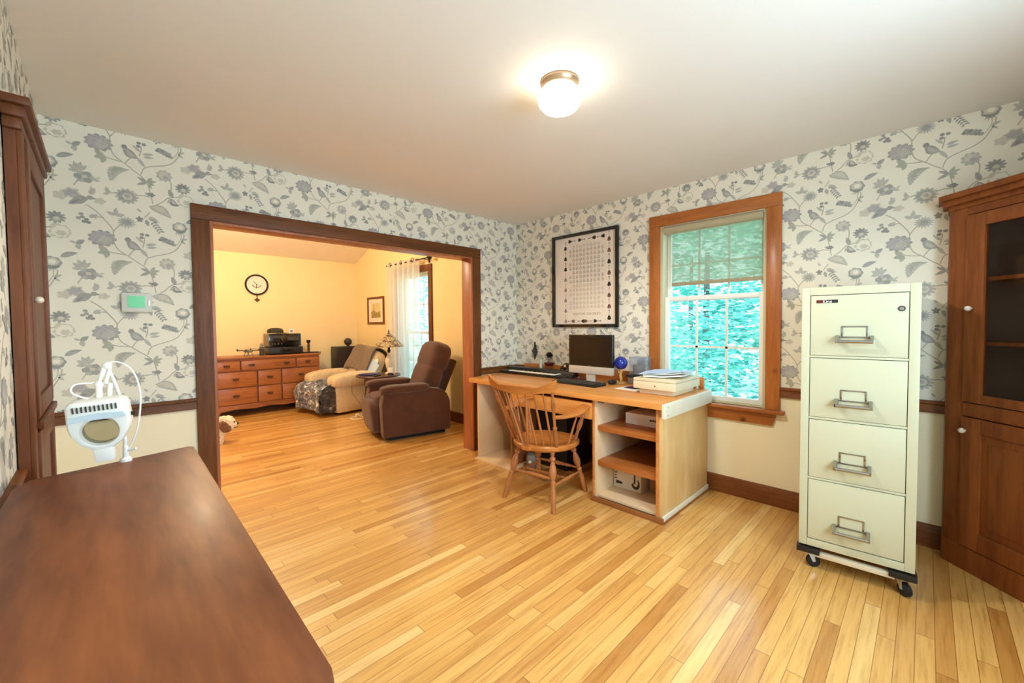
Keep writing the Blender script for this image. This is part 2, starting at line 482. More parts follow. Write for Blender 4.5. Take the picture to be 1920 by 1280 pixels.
# ------------------------------------------------------------------ wallpaper motifs (one drop of the pattern, metres)
M_wp = [plain('wp_grey', (164, 164, 159), 0.8, var=0.1, vscale=60), plain('wp_greylight', (184, 184, 175), 0.8, var=0.1, vscale=60),
        plain('wp_lilac', (176, 172, 173), 0.8, var=0.1, vscale=60), plain('wp_sage', (172, 175, 160), 0.8, var=0.1, vscale=60),
        plain('wp_dark', (148, 149, 145), 0.8, var=0.12, vscale=60), plain('wp_pale', (204, 199, 184), 0.8, var=0.06, vscale=60),
        plain('wp_vine', (180, 176, 162), 0.8, var=0.06, vscale=60)]
GY, GL, LI, SA, DK, PA, VI = range(2, 9)     # material slots (0 paper, 1 cream)
MOT = []
def P_(poly, col, lay=0): MOT.append((poly, col, lay))
def radial(cx, cz, rx, rz, n, depth, col, lay=0, rot=0, sharp=False, pts=None):
    N = pts or n*6; out = []; rx *= 1.1; rz *= 1.1
    for i in range(N):
        a = 2*PI*i/N
        k = abs(math.cos(n*a/2)) if not sharp else (1-abs(((n*a/(2*PI)) % 1)*2-1))
        r = 1-depth+depth*k
        x, z = rx*r*math.cos(a), rz*r*math.sin(a)
        out.append((cx+x*math.cos(rot)-z*math.sin(rot), cz+x*math.sin(rot)+z*math.cos(rot)))
    P_(out, col, lay)
def leafm(x0, z0, x1, z1, w, col, lay=0, bend=0.0, serr=0):
    w *= 1.2
    dx, dz = x1-x0, z1-z0; L = math.hypot(dx, dz); nx, nz = -dz/L, dx/L
    up, dn = [], []
    n = 9 if not serr else serr*2+1
    for i in range(n+1):
        t = i/n; wd = w*math.sin(PI*t**0.8)**0.9
        if serr and i % 2: wd *= 0.72
        b = bend*math.sin(PI*t)
        up.append((x0+dx*t+nx*(b+wd), z0+dz*t+nz*(b+wd))); dn.append((x0+dx*t+nx*(b-wd), z0+dz*t+nz*(b-wd)))
    P_(up+dn[::-1][1:-1], col, lay)
def vine(pts, w, col=VI, lay=0):
    Q = catmull([(p[0], p[1], 0) for p in pts], 5)
    for a, b in zip(Q[:-1], Q[1:]):
        d = (b-a); n = Vector((-d.y, d.x, 0)).normalized()*w
        e = d*0.12
        P_([(a.x-e.x+n.x, a.y-e.y+n.y), (a.x-e.x-n.x, a.y-e.y-n.y), (b.x+e.x-n.x, b.y+e.y-n.y), (b.x+e.x+n.x, b.y+e.y+n.y)], col, lay)
def motifs():
    for p in ([(-0.059, -0.358), (-0.021, -0.389), (0.013, -0.432), (0.042, -0.477), (0.046, -0.505), (0.037, -0.545)],
              [(0.045, -0.015), (0.065, -0.058), (0.106, -0.09), (0.143, -0.121), (0.175, -0.146), (0.202, -0.183), (0.214, -0.24), (0.224, -0.298)],
              [(0.175, -0.136), (0.188, -0.098), (0.216, -0.08), (0.251, -0.067), (0.292, -0.052), (0.329, -0.023), (0.361, 0.039), (0.368, 0.072)],
              [(-0.006, -0.04), (0.023, -0.07), (0.054, -0.079), (0.096, -0.083)], [(0.309, -0.225), (0.313, -0.158), (0.296, -0.139)],
              [(0.239, -0.303), (0.268, -0.282), (0.299, -0.249), (0.347, -0.235)], [(0.047, -0.491), (0.069, -0.458), (0.091, -0.44)],
              [(0.106, -0.09), (0.128, -0.055), (0.156, -0.037)], [(0.211, -0.263), (0.183, -0.258), (0.15, -0.265)], [(0.069, -0.264), (0.043, -0.274)],
              [(0.008, -0.419), (-0.017, -0.42), (-0.042, -0.427)], [(0.185, -0.388), (0.208, -0.354)], [(-0.104, -0.261), (-0.084, -0.223)],
              [(0.17, -0.03), (0.178, 0.0), (0.18, 0.03)]):
        vine(p, 0.0026)
    # scalloped carnation
    radial(0, 0, .055, .044, 11, .2, GY); radial(-.002, .002, .045, .035, 10, .14, LI, 1); radial(.012, -.006, .026, .018, 7, .3, GL, 2)
    for k in range(7): leafm(.03, -.014, .03+.05*math.cos(2.1+.3*k), -.014+.046*math.sin(2.1+.3*k), .003, GL, 2)
    # three-lobed leaf below it
    for a in (2.6, 3.5, 4.5): leafm(.02, -.07, .02+.045*math.cos(a), -.07+.042*math.sin(a), .011, SA, 0)
    # leaf spray on the main stem
    for a, l in ((.3, .045), (1.0, .04), (2.7, .05), (3.6, .055), (5.2, .04), (5.9, .035)): leafm(.202, -.176, .202+l*math.cos(a), -.176+l*math.sin(a), .007, GY if l > .045 else SA)
    # curled tulip
    radial(.106, .007, .013, .013, 6, .2, DK); leafm(.106, .0, .165, -.046, .019, GY, 0, -.008); leafm(.114, -.008, .158, -.04, .008, GL, 1, -.008); leafm(.16, -.04, .195, -.09, .008, GL)
    vine([(.106, .0), (.104, -.02), (.118, -.036)], .003, GY, 1)
    for a, x in ((.35, .03), (2.0, .035), (1.2, .03)): radial(.18+.016*math.cos(a*1.9), .036+.014*math.sin(a*1.9), .010, .008, 5, .2, DK)
    leafm(.185, -.015, .235, -.004, .007, GL); leafm(.188, -.03, .238, -.024, .006, GL); leafm(.176, -.005, .14, .03, .006, GL)
    # long dark floret
    for i in range(9): radial(.255+.0075*i, .032-.0028*i+(.008 if i % 2 else -.006), .012, .009, 6, .25, GY if i % 3 else DK, i % 2)
    # feather leaf
    leafm(.04, -.205, .125, -.122, .024, GL, 0, .03, 9); leafm(.05, -.178, .118, -.124, .012, SA, 1, .028, 7)
    # pale peony
    radial(.281, -.119, .036, .033, 9, .22, GL); radial(.279, -.115, .024, .021, 7, .25, PA, 1); radial(.288, -.126, .013, .011, 6, .3, LI, 2)
    # dark aster
    radial(.37, -.179, .036, .031, 11, .34, GY); radial(.366, -.172, .024, .02, 8, .3, DK, 1); radial(.372, -.186, .013, .01, 6, .2, PA, 2)
    # iris
    leafm(.318, -.245, .300, -.195, .010, GY); leafm(.304, -.252, .35, -.29, .014, DK, 0, -.01); leafm(.312, -.258, .34, -.28, .006, PA, 1, -.006); leafm(.306, -.255, .293, -.285, .006, GL); leafm(.345, -.24, .375, -.205, .007, PA)
    radial(.385, -.245, .034, .028, 7, .18, PA, 0); radial(.387, -.243, .026, .020, 6, .2, 0, 1)
    # swirl rose
    radial(.109, -.278, .048, .042, 13, .26, GL); radial(.107, -.277, .035, .031, 10, .16, GY, 1); radial(.112, -.28, .022, .02, 6, .15, PA, 2); radial(.111, -.277, .012, .010, 5, .2, LI, 3)
    leafm(.044, -.274, .014, -.256, .007, GL); leafm(.036, -.276, .008, -.285, .007, GL); leafm(.03, -.268, .022, -.24, .006, GL)
    # dark bud, hatched leaf
    radial(.217, -.247, .018, .012, 5, .3, DK); leafm(.205, -.25, .19, -.238, .005, GY)
    leafm(.205, -.318, .31, -.374, .021, GL, 0, .016); leafm(.212, -.322, .296, -.366, .013, PA, 1, .016); vine([(.205, -.32), (.25, -.336), (.3, -.368)], .0016, GL, 2)
    # small dark sprigs
    for a in (.4, 1.7, 2.9, 4.2, 5.3): leafm(.162, -.403, .162+.02*math.cos(a), -.403+.02*math.sin(a), .0055, DK)
    leafm(.17, -.36, .15, -.34, .005, GL); leafm(.2, -.385, .245, -.398, .009, GL); leafm(.19, -.4, .2, -.44, .008, SA); leafm(.2, -.395, .255, -.41, .004, GY, 1)
    for i in range(5): leafm(.222+.008*i, -.412-.012*i, .243+.008*i, -.414-.012*i, .0042, GY); leafm(.222+.008*i, -.412-.012*i, .212+.008*i, -.430-.012*i, .004, GY)
    # spiky daisy and trefoil
    radial(.104, -.431, .040, .033, 16, .42, GL, 0, 0, True, 64); radial(.104, -.431, .018, .015, 9, .2, GY, 1)
    for a in (.2, 1.5, 2.8): leafm(.058, -.398, .058+.04*math.cos(a), -.398+.045*math.sin(a), .010, GL, 0, 0, 4)
    # berries
    for i, (bx_, bz_) in enumerate(((0, 0), (.016, -.012), (-.015, -.008), (.006, -.024), (-.004, .016), (.024, -.027))): radial(-.076+bx_, -.43+bz_, .010, .008, 5, .2, DK if i % 2 else GY)
    leafm(-.05, -.427, -.015, -.408, .009, GL); leafm(-.035, -.405, -.02, -.435, .004, GL)
    # bird
    leafm(-.128, -.368, -.042, -.316, .013, LI, 0, .003); leafm(-.11, -.352, -.048, -.322, .02, GY, 1, .004); radial(-.043, -.318, .013, .011, 6, .08, GY, 1); leafm(-.034, -.318, -.02, -.322, .003, DK, 1); leafm(-.118, -.362, -.085, -.338, .006, DK, 2)
    # leaves round the bird
    radial(-.117, -.305, .038, .028, 6, .28, PA, 0, .3, True, 48); radial(-.117, -.305, .030, .021, 6, .3, LI, 1, .3, True, 48)
    radial(-.157, -.327, .028, .022, 5, .3, PA); leafm(-.044, -.30, -.022, -.262, .011, GL); radial(-.004, -.329, .024, .018, 5, .3, PA); leafm(-.03, -.278, -.04, -.255, .006, GL)
    # lotus bud
    radial(.348, -.425, .035, .032, 7, .14, GY); radial(.347, -.421, .025, .022, 5, .1, PA, 1); leafm(.318, -.438, .38, -.438, .008, DK, 2, -.012); radial(.349, -.420, .014, .012, 5, .2, 0, 2)
    for a in (3.9, 4.4, 4.9, 5.4): leafm(.348, -.45, .348+.038*math.cos(a), -.45+.025*math.sin(a), .003, GL)
    leafm(.352, -.50, .385, -.49, .006, GL); leafm(.352, -.505, .375, -.525, .005, GL)
    vine([(.35, -.45), (.352, -.49), (.335, -.525), (.318, -.545)], .0016)
    # five-petal flower with fern leaf
    for a in range(6): radial(-.062+.024*math.cos(a*1.05), -.207+.019*math.sin(a*1.05), .017, .014, 5, .12, GY if a % 2 else GL, a % 2)
    radial(-.06, -.205, .011, .009, 6, .1, PA, 3)
    for a in (.6, 1.3, 2.0, 2.7, 3.4): leafm(-.084, -.175, -.084+.042*math.cos(a), -.17+.045*math.sin(a), .009, GL)
    leafm(-.03, -.21, .0, -.222, .006, GL); leafm(-.02, -.21, .004, -.196, .005, PA)
    # bar leaf, butterfly leaf, outlined blossom
    leafm(-.166, -.122, -.098, -.094, .011, GY, 0, .004); leafm(-.155, -.118, -.112, -.1, .004, LI, 1)
    leafm(-.105, -.045, -.07, -.018, .010, GY); leafm(-.1, -.044, -.092, -.075, .010, GL); leafm(-.105, -.04, -.13, -.03, .005, GL)
    radial(-.163, .011, .040, .032, 8, .2, PA); radial(-.163, .011, .032, .025, 7, .2, 0, 1); radial(-.158, .006, .020, .015, 6, .3, PA, 2)
motifs()

def clip(poly, r):
    for axis, lim, sgn in ((0, r[0], 1), (0, r[1], -1), (1, r[2], 1), (1, r[3], -1)):
        out = []
        for i, p in enumerate(poly):
            q = poly[i-1]
            pi = (p[axis]-lim)*sgn >= 0; qi = (q[axis]-lim)*sgn >= 0
            if pi != qi:
                t = (lim-q[axis])/(p[axis]-q[axis])
                out.append((q[0]+(p[0]-q[0])*t, q[1]+(p[1]-q[1])*t))
            if pi: out.append(p)
        poly = out
        if len(poly) < 3: return None
    return poly

AX, AZ = 0.545, 0.269
def paper(bm, rects, origin, to3d):
    """print the repeating pattern on the rectangles (u0,u1,z0,z1) of one wall"""
    for r in rects:
        i0 = int(math.floor((r[0]-origin[0]-.6)/AX)); i1 = int(math.ceil((r[1]-origin[0]+.6)/AX))
        for i in range(i0, i1+1):
            for j in range(-12, 13):
                ou = origin[0]+i*AX; oz = origin[1]+(i % 2)*AZ+j*2*AZ
                if oz-.6 > r[3] or oz+.12 < r[2] or ou-.2 > r[1] or ou+.45 < r[0]: continue
                for pi_, (poly, col, lay) in enumerate(MOT):
                    q = [(a+ou, b+oz) for a, b in poly]
                    us = [a for a, b in q]; zs = [b for a, b in q]
                    if max(us) < r[0] or min(us) > r[1] or max(zs) < r[2] or min(zs) > r[3]: continue
                    if min(us) < r[0] or max(us) > r[1] or min(zs) < r[2] or max(zs) > r[3]:
                        q = clip(q, r)
                        if not q: continue
                    vs = [bm.verts.new(to3d(a, b, 0.0005+0.0003*lay+(pi_ % 13)*0.00002)) for a, b in q]
                    try: f = bm.faces.new(vs); f.material_index = col; f.normal_update()
                    except ValueError: pass

def wallpiece(bm, a, b, mi_of):
    """box a..b whose faces take a material slot by outward direction"""
    fs = box(bm, *a, *b)
    dirs = ['-z', '+z', '-y', '+x', '+y', '-x']
    for f, d in zip(fs, dirs): f.material_index = mi_of.get(d, 1)

H = 2.44; RAIL = 0.80
XL, YF = -3.584, -4.25                      # left wall plane, wall behind the camera
OX0, OX1, OZ = -2.858, -0.66, 2.005         # wide opening in the back wall
slots = [M_paper, M_cream]+M_wp+[M_yellow, M_ceil]
YEL = 9
# ---- back wall with the wide opening
bm = BM()
for x0, x1, z0, z1 in ((XL-.12, OX0, 0, RAIL), (OX1, 0, 0, RAIL)): wallpiece(bm, (x0, 0, z0), (x1, .13, z1), {'-y': 1, '+y': YEL})
for x0, x1, z0, z1 in ((XL-.12, OX0, RAIL, H), (OX1, 0, RAIL, H), (OX0, OX1, OZ, H)): wallpiece(bm, (x0, 0, z0), (x1, .13, z1), {'-y': 0, '+y': YEL})
wallpiece(bm, (XL-.12, .0, H), (0, .13, 3.3), {'-y': 1, '+y': YEL})
paper(bm, [(XL, OX0-.08, .84, H), (OX0-.08, OX1+.09, 2.09, H), (OX1+.09, 0, .84, H)], (-3.357, 2.36), lambda u, z, e: (u, -e, z))
struct('wall_back', bm, slots, smooth=False)
# ---- right wall with window (main room part)
WY0, WY1, WZ0, WZ1 = -2.515, -1.722, .69, 2.125
bm = BM()
wallpiece(bm, (0, YF-.12, 0), (.16, .05, .60), {'-x': 1, '+x': 1})
wallpiece(bm, (0, YF-.12, .60), (.16, WY0, RAIL), {'-x': 1}); wallpiece(bm, (0, WY1, .60), (.16, .05, RAIL), {'-x': 1})
wallpiece(bm, (0, WY0, .60), (.16, WY1, WZ0), {'-x': 1})
wallpiece(bm, (0, YF-.12, RAIL), (.16, WY0, H), {'-x': 0}); wallpiece(bm, (0, WY1, RAIL), (.16, .05, H), {'-x': 0})
wallpiece(bm, (0, WY0, WZ1), (.16, WY1, H), {'-x': 0})
paper(bm, [(0, 1.65, .84, H), (1.65, 2.595, 2.21, H), (2.595, -YF, .84, H)], (3.202, 2.312), lambda u, z, e: (-e, -u, z))
struct('wall_right', bm, slots, smooth=False)
# ---- left wall and the wall behind the camera (with an unseen window added for fill light)
bm = BM()
wallpiece(bm, (XL-.12, YF-.12, 0), (XL, 0, RAIL), {'+x': 1}); wallpiece(bm, (XL-.12, YF-.12, RAIL), (XL, 0, H), {'+x': 0})
paper(bm, [(-0.0, -YF, .84, H)], (0.33, 2.2), lambda u, z, e: (XL+e, -u, z))
struct('wall_left', bm, slots, smooth=False)
bm = BM()
B0, B1, BZ0, BZ1 = -2.9, -1.5, .75, 2.1
wallpiece(bm, (XL, YF-.12, 0), (0, YF, BZ0), {'+y': 1})
wallpiece(bm, (XL, YF-.12, BZ0), (B0, YF, H), {'+y': 0}); wallpiece(bm, (B1, YF-.12, BZ0), (0, YF, H), {'+y': 0}); wallpiece(bm, (B0, YF-.12, BZ1), (B1, YF, H), {'+y': 0})
struct('wall_front', bm, slots, smooth=False)
# ---- floor and ceilings
bm = BM(); box(bm, -5.3, YF-.15, -.06, .18, 4.4, 0); struct('floor', bm, M_floor, smooth=False)
bm = BM(); box(bm, XL-.14, YF-.14, H, .17, .0, H+.1); struct('ceiling', bm, M_ceil, smooth=False)
YE = 4.19
bm = BM()
SL = .37; RID = 2.16; ZR = 2.455+SL*(YE-RID)
prism(bm, [(YE+.15, 2.455-SL*.15), (RID, ZR), (.0, 2.455+SL*.17), (.0, 2.60+SL*.17), (RID, ZR+.14), (YE+.15, 2.60-SL*.15)], -5.3, .17, 'yz')
struct('ceiling_far', bm, M_ceil2, smooth=False)
# ---- far room walls
bm = BM(); wallpiece(bm, (-5.3, YE, 0), (.16, YE+.12, 2.6), {}); struct('wall_far', bm, M_yellow, smooth=False)
bm = BM(); box(bm, -5.3, .0, 0, -5.18, YE+.1, 3.4); struct('wall_far_left', bm, M_yellow, smooth=False)
bm = BM(); box(bm, -5.2, .0, 0, XL-.12, .13, 3.3); struct('wall_divider', bm, M_yellow, smooth=False)
VY0, VY1, VZ0, VZ1 = 1.775, 2.62, .30, 2.10
bm = BM()
box(bm, 0, .05, 0, .16, YE, VZ0); box(bm, 0, .05, VZ0, .16, VY0, VZ1); box(bm, 0, VY1, VZ0, .16, YE, VZ1); box(bm, 0, .05, VZ1, .16, YE, 2.5)
prism(bm, [(.05, 2.5), (YE, 2.5), (RID, ZR+.05), (.05, 2.455+SL*.3)], 0, .16, 'yz')
struct('wall_far_right', bm, M_yellow, smooth=False)

# ------------------------------------------------------------------ trim
def casing_board(bm, *a, mi=0): box(bm, *a, bev=.004, mi=mi)
bm = BM()
casing_board(bm, -2.954, -.022, 0, OX0, 0, 2.005, mi=1); casing_board(bm, OX1+.006, -.022, 0, -.553, 0, 2.005, mi=1)
casing_board(bm, -2.954, -.024, 2.005, -.553, 0, 2.10)
casing_board(bm, -2.954, .13, 0, OX0, .15, 2.005, mi=1); casing_board(bm, OX1+.006, .13, 0, -.553, .15, 2.005, mi=1); casing_board(bm, -2.954, .13, 2.005, -.553, .15, 2.10)
struct('trim_1', bm, [M_trim, M_trimz]); bpy.data.objects['trim_1']['label'] = 'dark stained wood casing around the wide opening'
bm = BM()
box(bm, OX0, -.015, 0, OX0+.018, .145, 2.005, bev=.002); box(bm, OX1-.012, -.015, 0, OX1+.006, .145, 2.005, bev=.002); box(bm, OX0+.018, -.015, 1.987, OX1-.012, .145, 2.005, bev=.002)
box(bm, OX0+.018, .08, 0, OX0+.027, .145, 1.987, bev=.002); 
struct('trim_2', bm, M_jamb); bpy.data.objects['trim_2']['label'] = 'reddish jamb boards lining the wide opening'
def rail_prof(d): return [(0, .785), (d*.7, .785), (d*.7, .80), (d*.55, .81), (d*.55, .832), (d*.9, .838), (d*.9, .85), (d*.6, .855), (0, .855)]
def hrail(name, pts, mat):
    bm = BM()
    for kind, a, b, at in pts:
        if kind == 'x': prism(bm, [(at-q, z) for q, z in rail_prof(.026)], a, b, 'yz')
        elif kind == 'y': prism(bm, [(at-q, z) for q, z in rail_prof(.026)], a, b, 'xz')
        elif kind == 'Y': prism(bm, [(at+q, z) for q, z in rail_prof(.026)], a, b, 'xz')
    struct(name, bm, mat)
hrail('trim_3', [('x', XL, -2.954, 0), ('x', -.553, 0, 0)], M_trim)
hrail('trim_4', [('y', -1.636, 0, 0), ('y', -3.41, -2.604, 0)], M_trimy)
hrail('trim_5', [('Y', -4.2, -1.25, XL)], M_trimy)
def base_prof(s, at): return [(at, 0), (at+s*.018, 0), (at+s*.018, .115), (at+s*.012, .128), (at, .133)]
bm = BM(); prism(bm, base_prof(-1, 0), -3.41, 0, 'xz'); struct('baseboard_right', bm, M_trimy)
bm = BM(); prism(bm, base_prof(-1, 0), XL, -2.954, 'yz'); prism(bm, base_prof(-1, 0), -.553, 0, 'yz'); struct('baseboard_back', bm, M_trim)
bm = BM(); prism(bm, base_prof(1, XL), YF, -1.25, 'xz'); struct('baseboard_left', bm, M_trimy)
bm = BM(); prism(bm, base_prof(-1, 0), .13, YE, 'xz'); struct('baseboard_far_right', bm, M_trimy)
bm = BM(); prism(bm, base_prof(-1, YE), -5.18, 0, 'yz'); struct('baseboard_far', bm, M_trim)

# ------------------------------------------------------------------ windows
def sash(bm, y0, y1, z0, z1, x, fr=.035, cols=3, rows=2, th=.03, mun=.011):
    box(bm, x, y0, z0, x+th, y0+fr, z1, bev=.003); box(bm, x, y1-fr, z0, x+th, y1, z1, bev=.003)
    box(bm, x, y0+fr, z0, x+th, y1-fr, z0+fr, bev=.003); box(bm, x, y0+fr, z1-fr, x+th, y1-fr, z1, bev=.003)
def muntins(bm, y0, y1, z0, z1, x, cols, rows, w=.017):
    for i in range(1, cols):
        y = y0+(y1-y0)*i/cols; box(bm, x, y-w/2, z0, x+.008, y+w/2, z1)
    for j in range(1, rows):
        z = z0+(z1-z0)*j/rows; box(bm, x, y0, z-w/2, x+.0078, y1, z+w/2)
def window(name, y0, y1, z0, z1, mid, mats, apron=True, stool_z=None):
    w = thing(name, None, None, (0, 0, 0)); w['kind'] = 'structure'
    cz, cy = mats
    c = .092
    bm = BM()
    box(bm, -.022, y0-c, z0, 0, y0, z1, bev=.004); box(bm, -.022, y1, z0, 0, y1+c, z1, bev=.004); box(bm, -.024, y0-c, z1, 0, y1+c, z1+c, bev=.004, mi=1)
    obj('casing', bm, [cz, cy], w)
    if apron:
        bm = BM(); box(bm, -.062, y0-c-.03, z0-.026, .03, y1+c+.03, z0, bev=.008); obj('stool', bm, cy, w)
        bm = BM(); prism(bm, [(y0-c+.02, z0-.026), (y0-c+.045, z0-.115), (y1+c-.045, z0-.115), (y1+c-.02, z0-.026)], -.022, 0, 'yz', bev=.003); obj('apron', bm, cy, w)
    bm = BM()
    box(bm, 0, y0-.001, z0, .14, y0+.022, z1, bev=.002); box(bm, 0, y1-.022, z0, .14, y1+.001, z1, bev=.002); box(bm, 0, y0+.022, z1-.022, .14, y1-.022, z1+.001, bev=.002)
    box(bm, .03, y0+.022, z0, .15, y1-.022, z0+.014, bev=.002)
    obj('jamb_liner', bm, M_liner, w)
    a, b_ = y0+.022, y1-.022
    bm = BM(); sash(bm, a, b_, z0+.014, mid+.02, .04); s = obj('lower_sash', bm, M_vinyl, w)
    bm = BM(); muntins(bm, a+.035, b_-.035, z0+.049, mid-.015, .052, 3, 2); obj('muntins', bm, M_vinyl, s)
    bm = BM(); box(bm, .051, a+.03, z0+.044, .053, b_-.03, mid-.01); obj('pane', bm, M_pane, s)
    bm = BM(); sash(bm, a, b_, mid-.02, z1-.022, .085); s = obj('upper_sash', bm, M_vinyl, w)
    bm = BM(); muntins(bm, a+.035, b_-.035, mid+.015, z1-.057, .097, 3, 2); obj('muntins', bm, M_vinyl, s)
    bm = BM(); box(bm, .096, a+.03, mid+.01, .098, b_-.03, z1-.05); obj('pane', bm, M_pane, s)
    return w
window('window_1', WY0, WY1, WZ0, WZ1, 1.515, (M_pine_z, M_pine_y))
window('window_2', VY0, VY1, VZ0, VZ1, 1.2, (M_trimz, M_trimy), apron=True)
# unseen window behind the camera, added to let in fill light
w3 = thing('fill_window_3', None, None); w3['kind'] = 'structure'
bm = BM()
box(bm, B0-.09, YF, BZ0, B0, YF+.022, BZ1, bev=.004); box(bm, B1, YF, BZ0, B1+.09, YF+.022, BZ1, bev=.004); box(bm, B0-.09, YF, BZ1, B1+.09, YF+.024, BZ1+.09, bev=.004); box(bm, B0-.11, YF-.1, BZ0-.03, B1+.11, YF+.05, BZ0, bev=.004)
obj('casing', bm, M_pine_z, w3)
bm = BM()
for i in range(4): xx = B0+(B1-B0)*i/3; box(bm, max(B0, xx-.02), YF-.08, BZ0, min(B1, xx+.02), YF-.05, BZ1)
for z in (BZ0, 1.40, BZ1-.04): box(bm, B0, YF-.079, z, B1, YF-.051, z+.04)
obj('sash', bm, M_vinyl, w3)
bm = BM(); box(bm, B0, YF-.066, BZ0, B1, YF-.064, BZ1); obj('pane', bm, M_pane, w3)
# roller shade hung inside window 1
sh = thing('roller_shade', 'beige solar roller shade half drawn over the right wall window', 'window shade', (0.02, -2.118, 2.06))
bm = BM(); cyl(bm, (0, -.372, .032), (0, .366, .032), .034, n=20); obj('roller', bm, M_shaderoll, sh)
bm = BM(); cyl(bm, (0, .366, .032), (0, .374, .032), .026, n=16); cyl(bm, (0, .372, .032), (0, .382, .032), .012, n=10); obj('end_cap', bm, M_vinyl, sh)
bm = BM(); box(bm, -.001, -.366, -.415, .0005, .305, .03); obj('fabric', bm, M_shade, sh)
bm = BM(); box(bm, -.006, -.366, -.44, .006, .305, -.412, bev=.003); obj('bottom_rail', bm, M_shadehem, sh)
# ------------------------------------------------------------------ ceiling light
t = thing('ceiling_light', 'round flush ceiling light with glowing white globe and brushed metal rim', 'ceiling light', (-1.834, -2.101, H))
bm = BM(); lathe(bm, [(.0, 0), (.088, 0), (.090, -.012), (.084, -.020), (.082, -.034), (.076, -.040), (.0, -.040)], n=40); obj('rim', bm, M_nickel, t)
bm = BM(); lathe(bm, [(.0, -.036), (.074, -.038), (.090, -.047), (.100, -.066), (.102, -.084), (.097, -.104), (.080, -.124), (.050, -.137), (.0, -.142)], n=40); obj('globe', bm, M_globe, t)

# ------------------------------------------------------------------ thermostat
t = thing('thermostat', 'white wall thermostat with lit green screen on floral wallpaper', 'thermostat', (-3.225, -.002, 1.46))
bm = BM(); box(bm, -.066, -.028, -.058, .070, 0, .058, bev=.012); obj('body', bm, M_therm, t)
bm = BM(); box(bm, -.055, -.004, -.048, .058, .0015, .048); obj('mount_plate', bm, M_white, t)
bm = BM(); box(bm, -.038, -.031, -.030, .038, -.026, .038, bev=.002); obj('screen', bm, M_lcd, t)
bm = BM(); box(bm, .050, -.030, -.02, .060, -.027, .02, bev=.001); obj('button', bm, M_silver, t)

# ------------------------------------------------------------------ sideboard in the foreground
HS = .88
t = thing('sideboard', 'long dark reddish brown sideboard with bare scuffed top in the foreground', 'sideboard', (-3.36, -2.15, 0))
def SB(x, y): return (x+3.36, y+2.15)
top = [SB(-3.535, -1.525), SB(-3.164, -1.435), SB(-3.150, -1.452), SB(-3.181, -2.80), SB(-3.192, -2.84), SB(-3.575, -2.85), SB(-3.56, -1.60)]
bm = BM(); prism(bm, top, HS-.028, HS, 'xy', bev=.006)
obj('top', bm, M_side, t)
bm = BM(); prism(bm, [SB(-3.525, -1.60), SB(-3.185, -1.50), SB(-3.215, -2.80), SB(-3.565, -2.80)], .12, HS-.028, 'xy'); obj('body', bm, M_side_dark, t)
for k in range(3):
    y0 = 2.15-1.56-.41*k
    bm = BM(); Mx = TR(.158-.0095*k, y0, 0)@RZ(RAD(-1.4)); box(bm, -.004, -.39, .16, .014, 0, .82, bev=.004, M=Mx); box(bm, .013, -.35, .2, .018, -.04, .78, bev=.003, M=Mx)
    d = obj('door', bm, M_side_dark, t)
    bm = BM(); ball(bm, (.03, -.34, .52), .012, M=Mx); cyl(bm, (.014, -.34, .52), (.03, -.34, .52), .005, M=Mx); obj('knob', bm, M_brass, d)
for (x, y) in ((-3.50, -1.66), (-3.23, -1.58), (-3.52, -2.74), (-3.25, -2.74)):
    bm = BM(); q = SB(x, y); turned(bm, (q[0], q[1], 0), (q[0], q[1], .125), [(0, .016), (.3, .02), (.6, .028), (1, .03)]); obj('leg', bm, M_side_dark, t)

# ------------------------------------------------------------------ magnifier lamp
t = thing('magnifier_lamp', 'white magnifying desk lamp with oval lens standing on the sideboard', 'lamp', (-3.365, -1.50, HS))
HM = TR(-.022, -.065, .140)@RZ(RAD(-12))@RY(RAD(-4))@RX(RAD(6))@Matrix.Diagonal((.83, .93, .93, 1))      # head plane: x right, z up, facing -y
head = [(-.083, .070), (-.085, .0), (-.078, -.025), (-.058, -.058), (-.030, -.078), (.0, -.084), (.030, -.078), (.058, -.058), (.078, -.025), (.085, .0), (.083, .070), (.07, .084), (-.07, .084)]
hole = [(.050*math.cos(2*PI*i/28), -.020+.043*math.sin(2*PI*i/28)) for i in range(28)]
bm = BM()
N = 56
def outl(a):
    d = Vector((math.cos(a), math.sin(a)))
    best = .1
    for p, q in zip(head, head[1:]+head[:1]):
        ax, az = p[0], p[1]+.02; bx_, bz_ = q[0], q[1]+.02
        den = d.x*(bz_-az)-d.y*(bx_-ax)
        if abs(den) < 1e-9: continue
        s = (ax*(bz_-az)-az*(bx_-ax))/den
        u = (ax*d.y-az*d.x)/den
        if s > 0 and -1e-6 <= u <= 1+1e-6: best = s
    return best
def ringv(fr, y):
    out = []
    for i in range(N):
        a = 2*PI*i/N; o = outl(a)
        hx, hz = .050*math.cos(a), .043*math.sin(a); hr = math.hypot(hx, hz)
        r = hr+(o-hr)*fr
        out.append(bm.verts.new(HM @ Vector((r*math.cos(a), y, r*math.sin(a)-.02))))
    return out
R_ = [ringv(0, .012), ringv(0, -.012), ringv(.12, -.020), ringv(.35, -.021), ringv(.8, -.018), ringv(.96, -.010), ringv(1, .0), ringv(1, .030), ringv(.93, .040), ringv(.3, .040), ringv(.05, .03)]
_rings(bm, R_, closed=True)
box(bm, -.027, -.020, -.122, .027, .016, -.072, bev=.008, M=HM)
h = obj('head', bm, M_white, t)
bm = BM(); Q = [(-.073, .030), (.073, .030), (.066, .052), (-.066, .052)]
prism(bm, [(-.078, .024), (.078, .024), (.07, .040), (.0, .044), (-.07, .040)], -.026, -.014, 'xz', M=HM); obj('visor_band', bm, plain('pale_blue_plastic', (200, 218, 228), .4), h)
